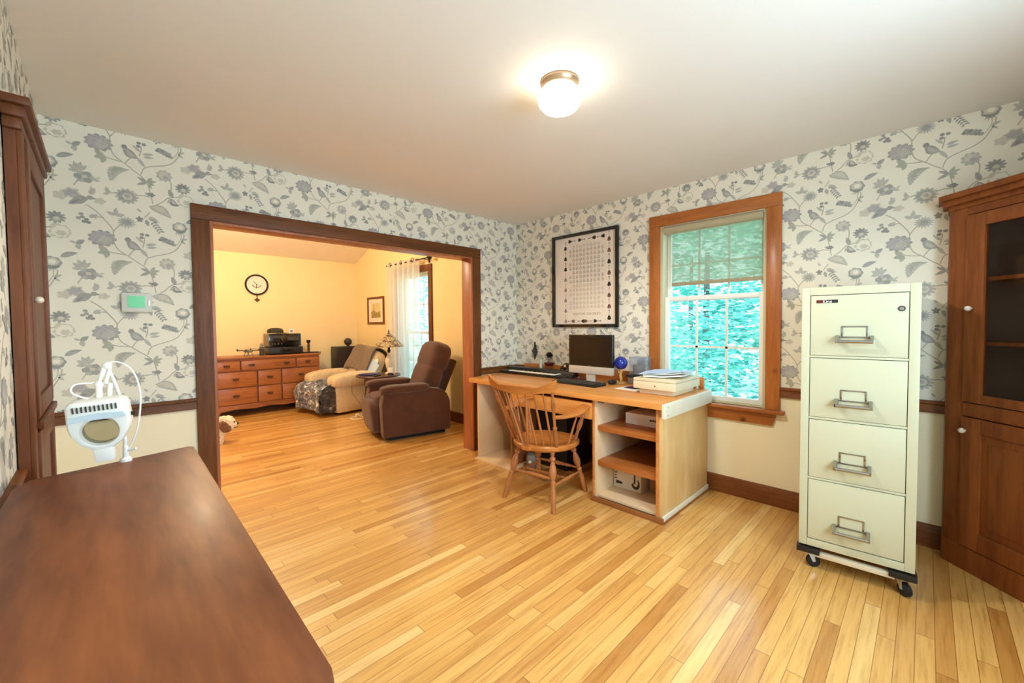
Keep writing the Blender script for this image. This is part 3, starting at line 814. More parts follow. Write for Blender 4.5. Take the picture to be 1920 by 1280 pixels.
for k in range(11):
    bm = BM(); x = -.058+.0112*k; box(bm, x-.0016, -.0245, .052, x+.0016, -.012, .070, M=HM); obj('vent', bm, M_dgrey, h)
bm = BM(); lathe(bm, [(0, -.004), (.03, -.003), (.05, 0), (.03, .003), (0, .004)], n=32, M=HM@TR(0, 0, -.02)@RX(PI/2)@Matrix.Diagonal((1, .86, 1, 1))); obj('lens', bm, M_lens, h)
bm = BM(); cyl(bm, HM@Vector((.085, .012, .02)), HM@Vector((.095, .012, .02)), .006); obj('switch', bm, M_black, h)
bm = BM()
A0 = HM@Vector((0, .03, .07)); 
cyl(bm, A0, A0+Vector((.0, .02, .05)), .008); cyl(bm, A0+Vector((.02, .02, -.01)), A0+Vector((.025, .035, .05)), .007)
ball(bm, A0+Vector((0, .02, .05)), .011)
tube(bm, [A0+Vector((0, .02, .05)), A0+Vector((.012, .05, .10))], .005, sub=1); tube(bm, [A0+Vector((.015, .02, .05)), A0+Vector((.027, .05, .10))], .0045, sub=1)
ball(bm, A0+Vector((.02, .05, .105)), .012)
tube(bm, [A0+Vector((.02, .05, .105)), A0+Vector((.05, .06, -.02)), A0+Vector((.055, .045, -.17))], .005, sub=4)
obj('arm', bm, M_white, t)
bm = BM()
tube(bm, [A0+Vector((-.005, .02, .0)), A0+Vector((-.055, .0, .03)), A0+Vector((-.05, .02, .055)), A0+Vector((.0, .03, .06)), A0+Vector((.03, .06, .115)), A0+Vector((.075, .05, .09)), A0+Vector((.095, .04, .01)), A0+Vector((.085, .03, -.10)), A0+Vector((.06, .05, -.18))], .0026, n=8)
obj('cord', bm, M_white, t)
bm = BM(); e = A0+Vector((.055, .045, -.17)); cyl(bm, (e.x, e.y, 0), (e.x, e.y, .05), .008, .007); lathe(bm, [(0, 0), (.015, 0), (.015, .008), (.009, .014), (0, .014)], (e.x, e.y, 0)); cyl(bm, (e.x, e.y-.0, .034), (e.x+.024, e.y-.018, .040), .0035); obj('clamp_base', bm, M_white, t)

# ------------------------------------------------------------------ cabinet against the left wall
LX = -3.541
t = thing('china_cabinet', 'dark wood built-in cabinet with crown moulding behind the sideboard', 'cabinet', (XL, -.885, 0))
def lc(x): return x-XL
bm = BM(); box(bm, .004, -.365, .0, lc(LX)-.012, .365, 1.99); obj('carcass', bm, M_cabL, t)
for y in (-.365, .297):
    bm = BM(); box(bm, lc(LX)-.012, y, 0, lc(LX), y+.068, 1.97, bev=.003); obj('stile', bm, M_cabL, t)
bm = BM()
for (x0, x1, z0, z1, dy) in ((.0, .045, 1.95, 1.985, .02), (.0, .055, 1.985, 2.02, .034), (.0, .068, 2.02, 2.047, .05)):
    box(bm, .004, -.365-dy, z0, x1, .365+dy-.02, z1, bev=.006)
obj('crown', bm, M_cabL, t)
bm = BM(); box(bm, lc(LX)-.012, -.297, .965, lc(LX)+.016, .297, .99, bev=.004); obj('waist_moulding', bm, M_cabL, t)
for z0, z1, kz in ((1.0, 1.94, 1.41), (.14, .955, .74)):
    bm = BM()
    for a in ((-.295, z0, -.225, z1), (.225, z0, .295, z1), (-.225, z0, .225, z0+.07), (-.225, z1-.07, .225, z1)):
        box(bm, lc(LX)-.012, a[0], a[1], lc(LX)+.006, a[2], a[3], bev=.003)
    box(bm, lc(LX)-.012, -.225, z0+.07, lc(LX)-.004, .225, z1-.07)
    d = obj('door', bm, M_cabL, t)
    bm = BM(); kx = lc(LX)+.006; cyl(bm, (kx, -.282, kz), (kx+.008, -.282, kz), .006); ball(bm, (kx+.010, -.282, kz), .012); obj('knob', bm, M_crystal, d)

# ------------------------------------------------------------------ diagonal corner cabinet on the right
t = thing('corner_cabinet', 'tall cherry corner cabinet with glass door on the right edge', 'cabinet', (-.115, -3.408, 0), 0)
t.rotation_euler = (0, 0, RAD(-135))      # local x runs along the face, local -y... see below
# local frame: x along the face away from the wall, y towards the corner behind
FW = 1.028
def face_box(bm, a, z0, b, z1, d0, d1, bev=.003): box(bm, a, d0, z0, b, d1, z1, bev=bev)
# rotated by -135: local (1,0)->(-.707,-.707); local (0,1)->(.707,-.707) which points into the corner
bm = BM()
s2 = .115*.7071
def plate(bm, z0, z1, i=.006): prism(bm, [(.0, .02), (-s2+i+.01, s2+.006-i), (FW/2, FW/2+2*s2-2*i), (FW+s2-i-.01, s2+.006-i), (FW, .02)], z0, z1, 'xy')
plate(bm, .0, .10); plate(bm, 1.92, 1.94); plate(bm, .84, .86)
for s in (0, 1):      # thin back boards along both walls
    q = [(-s2+.008, s2), (FW/2, FW/2+2*s2-.009), (FW/2, FW/2+2*s2-.029), (-s2+.018, s2-.010)]
    if s: q = [(FW-x, y) for x, y in q]
    prism(bm, q, .10, 1.92, 'xy')
obj('carcass', bm, M_cab_in, t)
for a, b_ in ((0, .088), (FW-.088, FW)):
    bm = BM(); face_box(bm, a, 0, b_, 1.94, 0, .02)
    q = [(0.0, .0), (-s2+.002, s2-.002), (-s2+.014, s2+.008), (.012, .018)]
    if a: q = [(FW-x, y) for x, y in q]
    prism(bm, q, 0, 1.94, 'xy')
    obj('stile', bm, M_cab, t)
bm = BM()
for z0, z1, d in ((1.90, 1.925, .006), (1.925, 1.955, .028), (1.955, 1.984, .045)):
    prism(bm, [(-.414*d, -d), (FW+.414*d, -d), (FW+s2+.707*d-.003, s2-.707*d-.001), (FW+s2-.05, s2+.045), (-s2+.05, s2+.045), (-s2-.707*d+.003, s2-.707*d-.001)], z0, z1, 'xy', bev=.003)
obj('crown', bm, M_cab, t)
bm = BM(); face_box(bm, .088, 1.86, FW-.088, 1.90, 0, .02); face_box(bm, .088, .815, FW-.088, .885, -.004, .02); face_box(bm, 0, 0, FW, .125, -.006, .018); obj('rail', bm, M_cab, t)
bm = BM()
D0, D1 = .092, FW-.092
for a in ((D0, .89, D0+.085, 1.855), (D1-.085, .89, D1, 1.855), (D0+.085, .89, D1-.085, .935), (D0+.085, 1.79, D1-.085, 1.855)): face_box(bm, a[0], a[1], a[2], a[3], -.012, .012)
d = obj('glass_door', bm, M_cab, t)
bm = BM(); face_box(bm, D0+.08, .93, D1-.08, 1.795, 0, .003, 0); obj('pane', bm, M_cabpane, d)
bm = BM(); cyl(bm, (D0+.034, -.012, 1.375), (D0+.034, -.026, 1.375), .006); ball(bm, (D0+.034, -.030, 1.375), .014, sx=1.0); obj('knob', bm, M_crystal, d)
bm = BM()
for a in ((D0, .13, D0+.09, .81), (D1-.09, .13, D1, .81), (D0+.09, .13, D1-.09, .225), (D0+.09, .735, D1-.09, .81)): face_box(bm, a[0], a[1], a[2], a[3], -.012, .012)
face_box(bm, D0+.09, .225, D1-.09, .735, -.002, .008); face_box(bm, D0+.125, .265, D1-.125, .695, -.008, .002, .006)
d = obj('lower_door', bm, M_cab, t)
bm = BM(); cyl(bm, (D0+.02, -.012, .74), (D0+.02, -.026, .74), .006); ball(bm, (D0+.02, -.030, .74), .014); obj('knob', bm, M_crystal, d)
for z in (1.205, 1.53):
    bm = BM(); plate(bm, z-.018, z, .02); obj('shelf', bm, M_cab, t)
b_ = thing('glass_bowl', 'small clear glass bowl inside the corner cabinet behind the glass door', 'bowl', (-.265, -3.715, .862))
bm = BM(); lathe(bm, [(0, .0), (.02, .0), (.022, .004), (.045, .03), (.052, .055), (.049, .055), (.042, .03), (.02, .008), (0, .007)], n=24); obj('bowl', bm, M_frost, b_)

# ------------------------------------------------------------------ filing cabinet on its dolly
FR = RAD(-85.6)
t = thing('furniture_dolly', 'black and pale metal dolly on four casters under the filing cabinet', 'dolly', (-.75, -2.86, 0), FR)
FWD, FDP = .452, .66
for (x0, y0) in ((-.008, -.012), (FWD-.092, -.012), (-.008, FDP-.10), (FWD-.092, FDP-.10)):
    bm = BM(); box(bm, x0, y0, .088, x0+.10, y0+.10, .118, bev=.003)
    obj('corner_plate', bm, M_black, t)
M_pale = plain('pale_metal', (216, 208, 186), .45, .2)
for a in ((.07, .0, FWD-.07, .03), (.07, FDP-.06, FWD-.07, FDP-.03), (.01, .07, .04, FDP-.07), (FWD-.04, .07, FWD-.01, FDP-.07)):
    bm = BM(); box(bm, a[0], a[1], .074, a[2], a[3], .10, bev=.003); obj('rail', bm, M_pale, t)
for (x, y, a) in ((.045, .035, 25), (FWD-.045, .035, -50), (.045, FDP-.05, 10), (FWD-.045, FDP-.05, 40)):
    Mx = TR(x, y, 0)@RZ(RAD(a))
    bm = BM(); cyl(bm, (0, 0, .076), (0, 0, .088), .018, M=Mx); prism(bm, [(-.012, .08), (.016, .08), (.024, .034), (.012, .03)], -.0175, -.0145, 'xz', M=Mx); prism(bm, [(-.012, .08), (.016, .08), (.024, .034), (.012, .03)], .0145, .0175, 'xz', M=Mx); box(bm, -.014, -.0175, .072, .018, .0175, .080, M=Mx)
    cs = obj('caster', bm, M_steel, t)
    bm = BM(); turned(bm, (.018, -.013, .032), (.018, .013, .032), [(0, .024), (.12, .031), (.88, .031), (1, .024)], 24, M=Mx); obj('wheel', bm, M_rubber, cs)
t = thing('filing_cabinet', 'tall putty coloured four drawer filing cabinet with chrome handles', 'filing cabinet', (-.75, -2.86, .126), FR)
FH = 1.364
bm = BM()
box(bm, 0, .012, 0, FWD, FDP, FH, bev=.004)
# front frame round the drawers
box(bm, 0, 0, 0, .036, .014, FH, bev=.003); box(bm, FWD-.038, 0, 0, FWD, .014, FH, bev=.003); box(bm, .036, 0, 0, FWD-.038, .014, .038, bev=.002); box(bm, .036, 0, FH-.040, FWD-.038, .014, FH, bev=.002)
zs = [.038, .367, .686, 1.008, FH-.040]
for z in zs[1:-1]: box(bm, .036, .003, z-.007, FWD-.038, .014, z+.004, bev=.001)
obj('body', bm, M_file, t)
bm = BM(); box(bm, .036, .0112, .038, FWD-.038, .0121, FH-.04); obj('gap_liner', bm, M_file_gap, t)
for k in range(4):
    bm = BM(); box(bm, .039, .0005, zs[k]+(.004 if k else .003)+.002, FWD-.041, .0115, zs[k+1]-(.010 if k < 3 else .003), bev=.002)
    d = obj('drawer', bm, M_file, t)
    zc = zs[k]+.104; x0, x1 = .165, .268
    bm = BM()
    box(bm, x0, -.004, zc, x0+.007, .001, zc+.052, bev=.001); box(bm, x1-.007, -.004, zc, x1, .001, zc+.052, bev=.001)
    box(bm, x0, -.0042, zc+.047, x1, .001, zc+.053, bev=.001); box(bm, x0-.01, -.0042, zc-.006, x1+.01, .001, zc+.001, bev=.001)
    obj('label_holder', bm, M_chrome, d)
    bm = BM(); box(bm, x0+.007, -.0012, zc+.001, x1-.007, .0006, zc+.047); obj('label_card', bm, M_file, d)
    bm = BM()
    zz = zc-.010
    for sx, xx in ((-1, x0-.014), (1, x1+.014)):
        prism(bm, [(-.048, zz-.022), (-.048, zz-.006), (.0005, zz+.016), (.0005, zz-.010)], xx-.008, xx+.008, 'yz', bev=.002)
    tube(bm, [(x0-.014, -.044, zz-.014), (x1+.014, -.044, zz-.014)], .0085, n=12, sub=1)
    obj('handle', bm, M_chrome, d)
    if k == 3:
        bm = BM(); cyl(bm, (.386, -.004, zs[3]+.238), (.386, .001, zs[3]+.238), .013, n=24); lk = obj('lock', bm, M_black, d)
        bm = BM(); cyl(bm, (.386, -.006, zs[3]+.238), (.386, -.003, zs[3]+.238), .0085, n=20); box(bm, .3852, -.0068, zs[3]+.232, .3868, -.0055, zs[3]+.244); obj('lock_core', bm, M_chrome, lk)
        zb = zs[3]+.283
        bm = BM(); box(bm, .062, -.002, zb-.008, .150, .001, zb+.008, bev=.001); bd = obj('badge', bm, M_black, d)
        bm = BM(); box(bm, .063, -.0028, zb-.007, .088, -.0015, zb+.007); obj('badge_red_panel', bm, M_red, bd)
        text('badge_lettering', 'Fire', .014, M_black, bd, TR(.0755, -.0031, zb)@RX(PI/2))
        text('badge_lettering', 'King', .021, M_white, bd, TR(.107, -.0028, zb-.001)@RX(PI/2))

# ------------------------------------------------------------------ poster
def WB(u, z, e): return (-e, -u, z)
t = thing('framed_poster', 'large black framed poster bordered with small guitars above the computer', 'poster', (0, -.94, 1.745))
HW, HH = .388, .465
bm = BM()
for a in ((-HW, -HH, -HW+.030, HH), (HW-.030, -HH, HW, HH), (-HW+.03, -HH, HW-.03, -HH+.030), (-HW+.03, HH-.030, HW-.03, HH)):
    box(bm, -.030, a[0], a[1], -.0015, a[2], a[3], bev=.003)
obj('frame', bm, M_gloss, t)
bm = BM(); box(bm, -.008, -HW+.028, -HH+.028, -.002, HW-.028, HH-.028); sheet = obj('print', bm, M_poster, t)
bm = BM()
rnd = random.Random(3)
def gp(poly, mi):  # polygon on the sheet, u to the viewer's right
    vs = [bm.verts.new((-.0086, -u, z)) for u, z in poly]
    try: bm.faces.new(vs).material_index = mi
    except ValueError: pass
def guitar(u, z, s, ang, mi, mirror=False):
    ca, sa = math.cos(ang), math.sin(ang)
    def el(cx, cy, rx, ry): return [(cx+rx*math.cos(2*PI*i/14), cy+ry*math.sin(2*PI*i/14)) for i in range(14)]
    for part in (el(0, .24, .33, .25), el(0, .52, .25, .18), [(-.035, .5), (.035, .5), (.035, 1.36), (-.035, 1.36)], [(-.07, 1.34), (.07, 1.34), (.09, 1.56), (-.09, 1.56)]):
        gp([(u+s*(x*ca-(y-.7)*sa), z+s*(x*sa+(y-.7)*ca)) for x, y in part], mi)
for k in range(8):
    zz = .37-.105*k
    guitar(-.225, zz-.02, .055, 0, (0, 0, 0, 2, 2, 2, 2, 2)[k]); guitar(.285, zz+.01, .06, 0, (1, 1, 0, 1, 0, 1, 1, 0)[k])
for k, (u, a, m) in enumerate(((-.15, -PI/2, 0), (-.03, -PI/2, 0), (.10, PI/2, 0), (.20, PI/2, 0))): guitar(u, .395, .055, a, m)
for k, (u, a, m) in enumerate(((-.15, PI/2, 1), (-.03, PI/2, 0), (.04, -PI/2, 1), (.15, -PI/2, 0))): guitar(u, -.405, .055, a, m)
for r in range(15):
    for c in range(10):
        if (r % 3 == 0 and c in (0, 9)): continue
        u = -.165+.042*c; z = .335-.043*r
        m = 2 if 0 < r < 9 else 3
        def bar(du, dz, w_, h_): gp([(u+du-w_, z+dz-h_), (u+du+w_, z+dz-h_), (u+du+w_, z+dz+h_), (u+du-w_, z+dz+h_)], m)
        for q in range(4): bar(-.012+.008*q, -.002, .0009, .012)
        for q in range(3): bar(0, -.013+.010*q, .0125, .0009)
        bar(0, .0155, .007, .0022)
        for _ in range(3): bar(-.012+.008*rnd.randrange(4), -.008+.010*rnd.randrange(2), .0024, .0024)
obj('artwork', bm, [M_print1, M_print2, M_print3, M_print4], sheet, smooth=False)
text('title', 'GUITAR CHORDS', .030, M_print2, sheet, TR(-.0088, -.03, -.335)@RZ(-PI/2)@RX(PI/2), spacing=1.45)
bm = BM(); box(bm, -.014, -HW+.028, -HH+.028, -.012, HW-.028, HH-.028); obj('glazing', bm, M_pane, t)
# ------------------------------------------------------------------ built-in desk (local x runs left to right along the right wall, local -y faces the room)
t = thing('desk', 'long honey maple desk with open shelves along the wallpapered right wall', 'desk', (0, 0, 0), RAD(-90))
DZ = .795
bm = BM(); prism(bm, [(.175, -.85), (2.13, -.85), (2.13, -.022), (.05, -.022)], DZ-.044, DZ, 'xy', bev=.008); obj('desktop', bm, M_desk, t)
bm = BM(); box(bm, .255, -.812, .03, .277, -.03, DZ-.044, bev=.002); obj('side_panel', bm, M_ply_in, t)
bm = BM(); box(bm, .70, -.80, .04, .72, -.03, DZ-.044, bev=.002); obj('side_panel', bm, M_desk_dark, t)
bm = BM(); box(bm, .245, -.822, .0, .722, -.03, .030, bev=.003); box(bm, .235, -.835, .0, .722, -.818, .022, bev=.003); obj('bottom_board', bm, M_ply_in, t)
bm = BM(); box(bm, .277, -.04, .03, .70, -.03, DZ-.044); obj('back_panel', bm, M_ply_in, t)
bm = BM(); box(bm, .723, -.828, .602, 1.583, -.806, .726, bev=.004); box(bm, .74, -.806, .62, 1.57, -.35, .71); dr = obj('drawer', bm, M_desk, t)
bm = BM(); box(bm, 1.585, -.816, .0, 1.601, -.03, DZ-.044, bev=.002); obj('divider', bm, M_desk_edge, t)
bm = BM(); box(bm, 1.601, -.812, .0, 1.619, -.03, DZ-.044, bev=.002); obj('divider', bm, M_ply_in, t)
bm = BM(); box(bm, 2.083, -.82, .0, 2.101, -.03, DZ-.044, bev=.002); obj('edge_strip', bm, M_desk_edge, t)
bm = BM(); box(bm, 2.101, -.812, .0, 2.125, -.03, DZ-.044, bev=.002); obj('end_panel', bm, M_ply, t)
for z0, z1 in ((.524, .563), (.264, .306)):
    bm = BM(); box(bm, 1.621, -.80, z0, 2.082, -.04, z1, bev=.006); obj('shelf', bm, M_shelf, t)
bm = BM(); box(bm, 1.62, -.80, .03, 2.082, -.04, .050, bev=.003); obj('bottom_board', bm, M_ply_in, t)
bm = BM(); box(bm, 1.619, -.036, .05, 2.083, -.03, DZ-.05); obj('back_panel', bm, M_desk_dark, t)  # dark wood: the deep shade of the bay is put into its colour
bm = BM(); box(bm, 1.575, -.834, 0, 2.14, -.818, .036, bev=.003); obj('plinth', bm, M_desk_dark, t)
bm = BM(); box(bm, 2.126, -.818, 0, 2.142, -.03, .012, bev=.003); obj('plinth', bm, M_desk_dark, t)
bm = BM(); box(bm, 2.126, -.815, .012, 2.137, -.03, .046, bev=.003); obj('base_strip', bm, M_board, t)
bm = BM(); box(bm, 2.131, -.84, .695, 2.158, -.035, .788, bev=.003)
obj('whitewashed_plank', bm, M_board, t)
for (y, z) in ((-.80, .77), (-.80, .715)):
    bm = BM(); cyl(bm, (2.156, y, z), (2.1595, y, z), .0045, n=10); obj('screw', bm, M_steel, t)
bm = BM(); cyl(bm, (1.62, -.79, .735), (1.66, -.79, .735), .010, n=10); obj('hinge', bm, M_steel, t)
bm = BM(); prism(bm, [(.16, DZ), (.16, .884), (2.0, .884), (2.0, .884), (2.10, .884), (2.10, DZ), (2.06, DZ), (2.06, .826), (2.04, .826), (2.04, DZ)], -.048, -.027, 'xz', bev=.002); obj('back_rail', bm, M_desk_edge, t)

# ------------------------------------------------------------------ windsor armchair
t = thing('windsor_armchair', 'wooden windsor armchair with turned legs pulled up to the desk', 'chair', (-1.0, -1.275, 0), RAD(97))
LEG = [(0, .013), (.05, .0165), (.30, .0185), (.42, .0155), (.44, .020), (.47, .020), (.49, .012), (.56, .023), (.64, .028), (.72, .021), (.79, .012), (.81, .021), (.85, .022), (.87, .012), (.93, .018), (1, .015)]
feet = {}
for sx in (-1, 1):
    for (fy, ty, tx) in ((-.245, -.135, .155), (.225, .115, .145)):
        p0 = Vector((sx*.222, fy, 0)); p1 = Vector((sx*tx, ty, .415)); feet[(sx, fy)] = (p0, p1)
        bm = BM(); turned(bm, p0, p1, LEG, 16); obj('leg', bm, M_chair, t)
def onleg(sx, fy, z): p, q = feet[(sx, fy)]; return p.lerp(q, z/.415)
STR = [(0, .008), (.2, .010), (.30, .013), (.33, .010), (.36, .015), (.42, .012), (.5, .017), (.58, .012), (.64, .015), (.67, .010), (.70, .013), (.8, .010), (1, .008)]
for a, b_ in ((onleg(-1, -.245, .17), onleg(-1, .225, .17)), (onleg(1, -.245, .17), onleg(1, .225, .17)), (onleg(-1, .225, .215), onleg(1, .225, .215)), (onleg(-1, -.245, .20), onleg(1, -.245, .20)), (onleg(-1, -.245, .17).lerp(onleg(-1, .225, .17), .5), onleg(1, -.245, .17).lerp(onleg(1, .225, .17), .5))):
    bm = BM(); turned(bm, a, b_, STR, 12); obj('stretcher', bm, M_chair, t)
bm = BM()
so = []
for i in range(48):
    a = 2*PI*i/48; x = .252*math.copysign(abs(math.cos(a))**.85, math.cos(a)); y = .24*math.copysign(abs(math.sin(a))**.9, math.sin(a))
    x *= 1.0-.10*(y > 0)*(y/.24); so.append((x, y-.015))
rg = []
for fr, z in ((.80, .392), (.95, .398), (1.0, .412), (1.0, .430), (.97, .438), (.90, .440), (.6, .428), (.25, .426)):
    rg.append([bm.verts.new((x*fr, (y+.015)*fr-.015, z)) for x, y in so])
_rings(bm, rg)
prism(bm, [(-.045, .18), (.045, .18), (.03, .255), (-.03, .255)], .408, .436, 'xy', bev=.004)
obj('seat', bm, M_chair_top, t)
# crest rail: bowed plank with raised ears
def crest_c(u): return Vector((.292*u, .345-.06*abs(u)**2.0, 0))
bm = BM()
nU, ring = 24, []
for i in range(nU+1):
    u = -1+2*i/nU; c = crest_c(u)
    d = Vector((.292, -.12*u, 0)).normalized(); n_ = Vector((-d.y, d.x, 0))
    zb = .828+.034*abs(u)**1.5; zt = .886+.004*math.cos(u*PI)+.062*max(0, abs(u)-.55)**1.0/.45
    if abs(u) > .97: zb += .02
    th = .011
    ring.append([bm.verts.new(q) for q in (c+n_*-th+Vector((0, 0, zb)), c+n_*th+Vector((0, 0, zb)), c+n_*(th+.012)+Vector((0, 0, zt-.004)), c+n_*(.006)+Vector((0, 0, zt)), c+n_*(-th+.010)+Vector((0, 0, zt-.006)))])
_rings(bm, ring)
obj('crest_rail', bm, M_chair_top, t)
POST = [(0, .011), (.06, .016), (.26, .0165), (.32, .0115), (.34, .0165), (.37, .0165), (.39, .010), (.6, .0105), (.66, .0115), (.74, .0175), (.80, .0125), (.83, .0165), (.86, .010), (1, .009)]
for sx in (-1, 1):
    bm = BM(); turned(bm, (sx*.185, .125, .432), (sx*.262, .298, .862), POST, 14); obj('back_post', bm, M_chair, t)
SPN = [(0, .006), (.3, .0085), (.6, .0078), (1, .0052)]
for k in range(7):
    u = (k-3)/3.0
    bm = BM(); turned(bm, (.155*u, .185-.05*u*u, .435), (.20*u, .345-.06*(.68*u)**2, .838+.012*abs(u)), SPN, 10); obj('spindle', bm, M_chair, t)
for sx in (-1, 1):
    bm = BM(); turned(bm, (sx*.018, .24, .432), (sx*.085, .352, .832), SPN, 10); obj('brace_spindle', bm, M_chair, t)
    bm = BM(); pts = [(sx*.222, .215, .668), (sx*.258, .12, .662), (sx*.282, .0, .668), (sx*.285, -.10, .694), (sx*.272, -.19, .700), (sx*.252, -.232, .684)]
    P = catmull(pts, 6); rr = []
    for i, p in enumerate(P):
        f = i/(len(P)-1); w_ = .020+.016*math.sin(PI*min(1, f*1.05))+.010*f; h_ = .013
        d = (P[min(i+1, len(P)-1)]-P[max(i-1, 0)]).normalized(); s_ = d.cross(Vector((0, 0, 1))).normalized(); up = s_.cross(d)
        rr.append([bm.verts.new(p+s_*w_*math.cos(2*PI*j/12)+up*h_*math.copysign(abs(math.sin(2*PI*j/12))**.7, math.sin(2*PI*j/12))) for j in range(12)])
    _rings(bm, rr); obj('arm', bm, M_chair_top, t)
    bm = BM(); turned(bm, (sx*.205, -.10, .435), (sx*.272, -.155, .690), [(0, .011), (.1, .015), (.3, .011), (.36, .017), (.5, .020), (.64, .013), (.70, .018), (.76, .011), (.9, .013), (1, .010)], 14); obj('arm_post', bm, M_chair, t)
    bm = BM(); turned(bm, (sx*.215, .01, .436), (sx*.276, -.02, .662), SPN, 10); obj('arm_spindle', bm, M_chair, t)

# ------------------------------------------------------------------ things on the desk
R90 = RAD(-90)
DZ = .796
t = thing('piano_keyboard', 'black electronic piano keyboard with white keys lying on the desk', 'piano keyboard', (-.352, -.10, DZ), R90)   # local x to the viewer's right, -y to the room
bm = BM(); prism(bm, [(0, 0), (.0, .026), (.008, .030), (.113, .030), (.12, .056), (.180, .064), (.188, .060), (.188, 0)], 0, .885, 'yz', bev=.004); obj('case', bm, M_black, t)
bm = BM(); Mx = TR(0, .12, .0562)@RX(RAD(7.6)); box(bm, .30, .006, .0, .58, .050, .0018, M=Mx); obj('control_panel', bm, M_dgrey, t)
nw = 36; wk = .62/nw
keys = []
for k in range(nw):
    bm = BM(); x = .115+wk*k; box(bm, x+.0006, .006, .024, x+wk-.0006, .113, .037, bev=.001); obj('white_key', bm, M_ivory, t)
for k in range(nw-1):
    if k % 7 in (2, 6): continue
    bm = BM(); x = .115+wk*(k+1); box(bm, x-.0045, .050, .034, x+.0045, .113, .046, bev=.001); obj('black_key', bm, M_black, t)

t = thing('computer', 'silver and black all in one computer with dark screen on the desk', 'computer', (-.33, -1.235, DZ), R90)
bm = BM(); box(bm, -.228, -.012, .140, .228, .026, .420, bev=.004); obj('screen_housing', bm, M_gloss, t)
bm = BM(); box(bm, -.212, -.0135, .156, .212, -.011, .406); obj('screen', bm, M_screen, t)
bm = BM(); box(bm, -.228, -.014, .074, .228, .024, .142, bev=.005); obj('chin', bm, M_silver, t)
bm = BM(); box(bm, -.014, -.0138, .146, .014, -.0125, .150); obj('maker_mark', bm, M_grey, t)
bm = BM(); box(bm, -.045, .0, .004, .045, .016, .09, bev=.003); box(bm, -.085, -.10, 0, .085, .06, .007, bev=.003); obj('stand', bm, M_silver, t)

t = thing('computer_keyboard', 'black slim computer keyboard in front of the computer', 'keyboard', (-.485, -1.215, DZ), RAD(-93))
bm = BM(); prism(bm, [(-.078, 0), (-.078, .010), (-.07, .014), (.07, .024), (.078, .022), (.078, 0)], -.235, .235, 'yz', bev=.003); obj('case', bm, M_black, t)
bm = BM(); sl = math.atan2(.010, .14)
for r in range(5):
    for c in range(15):
        if r == 0 and 3 < c < 10: continue
        x = -.222+.0282*c+.004*r*(c < 14); y = -.062+.027*r
        box(bm, x, y, .0145+(y+.07)*.0714, x+.024, y+.022, .019+(y+.07)*.0714, bev=.002, seg=1)
box(bm, -.11, -.062, .015, .055, -.040, .0195, bev=.002, seg=1)
obj('keys', bm, M_dgrey, t)
t = thing('computer_mouse', 'small black computer mouse at the keyboard right end', 'mouse', (-.30, -1.435, DZ), RAD(-80))
bm = BM(); pad(bm, (0, 0, .020), (.031, .055, .019), .8, .8); obj('shell', bm, M_black, t)
bm = BM(); cyl(bm, (-.004, -.028, .032), (.004, -.028, .032), .008, n=14); obj('scroll_wheel', bm, M_silver, t)

t = thing('oil_lamp', 'glass oil lamp with dark red oil and tall chimney at the desk back', 'oil lamp', (-.105, -.575, DZ))
bm = BM(); lathe(bm, [(0, 0), (.05, 0), (.052, .006), (.034, .020), (.016, .042), (.012, .062), (.018, .078), (.048, .092), (.060, .116), (.058, .134), (.040, .158), (.022, .170), (.0, .172)], n=28); obj('font', bm, M_clear, t)
bm = BM(); lathe(bm, [(0, .086), (.034, .088), (.055, .106), (.056, .122), (0, .122)], n=24); obj('oil', bm, M_oil, t)
bm = BM(); lathe(bm, [(0, .172), (.024, .172), (.026, .186), (.034, .194), (.036, .204), (.028, .210), (.012, .226), (0, .228)], n=24); cyl(bm, (.026, 0, .186), (.050, -.01, .186), .003); lathe(bm, [(0, -.002), (.009, -.002), (.009, .002), (0, .002)], (.05, -.01, .186), 12); obj('burner', bm, M_iron, t)
bm = BM(); lathe(bm, [(.028, .206), (.034, .226), (.042, .262), (.038, .300), (.026, .345), (.022, .405), (.0235, .425)], n=28)
for f in list(bm.faces):
    if len(f.verts) > 4: bm.faces.remove(f)
obj('chimney', bm, M_clear, t)
t = thing('candle_jar', 'slim clear glass tube with white candle beside the oil lamp', 'candle', (-.11, -.462, DZ))
bm = BM(); lathe(bm, [(0, 0), (.020, 0), (.021, .004), (.021, .195), (.019, .195), (.019, .006), (0, .006)], n=24); obj('jar', bm, M_clear, t)
bm = BM(); cyl(bm, (0, 0, .007), (0, 0, .150), .0165, n=20); cyl(bm, (0, 0, .15), (0, 0, .160), .0012, n=6); obj('candle', bm, M_ivory, t)
bm = BM(); cyl(bm, (0, 0, .012), (0, 0, .045), .0186, n=20); obj('red_base', bm, M_red, t)
t = thing('wall_ornament', 'small black pointed ornament hanging on the wallpaper left of the oil lamp', 'ornament', (-.0015, -.285, 1.02), R90)
bm = BM()
prism(bm, [(.0, -.095), (.042, -.01), (.012, .045), (.006, .10), (-.004, .10), (-.006, .04), (-.034, .0)], -.014, -.001, 'xz', bev=.003); obj('ornament', bm, M_gloss, t)
bm = BM(); ball(bm, (.002, -.016, .0), .007, 12, 8); ball(bm, (-.008, -.016, -.035), .005, 12, 8); obj('silver_studs', bm, M_chrome, t)
t = thing('block_calendar', 'black perpetual calendar reading 1 6 beside the computer', 'calendar', (-.11, -.80, DZ), R90)
bm = BM(); prism(bm, [(-.068, 0), (.068, 0), (.068, .016), (.062, .082), (.030, .096), (.022, .118), (0, .130), (-.022, .118), (-.030, .096), (-.062, .082), (-.068, .016)], -.025, .025, 'xz', bev=.004); obj('case', bm, M_gloss, t)
bm = BM(); cyl(bm, (0, -.028, .102), (0, -.022, .102), .014, n=20); obj('medallion', bm, M_silver, t)
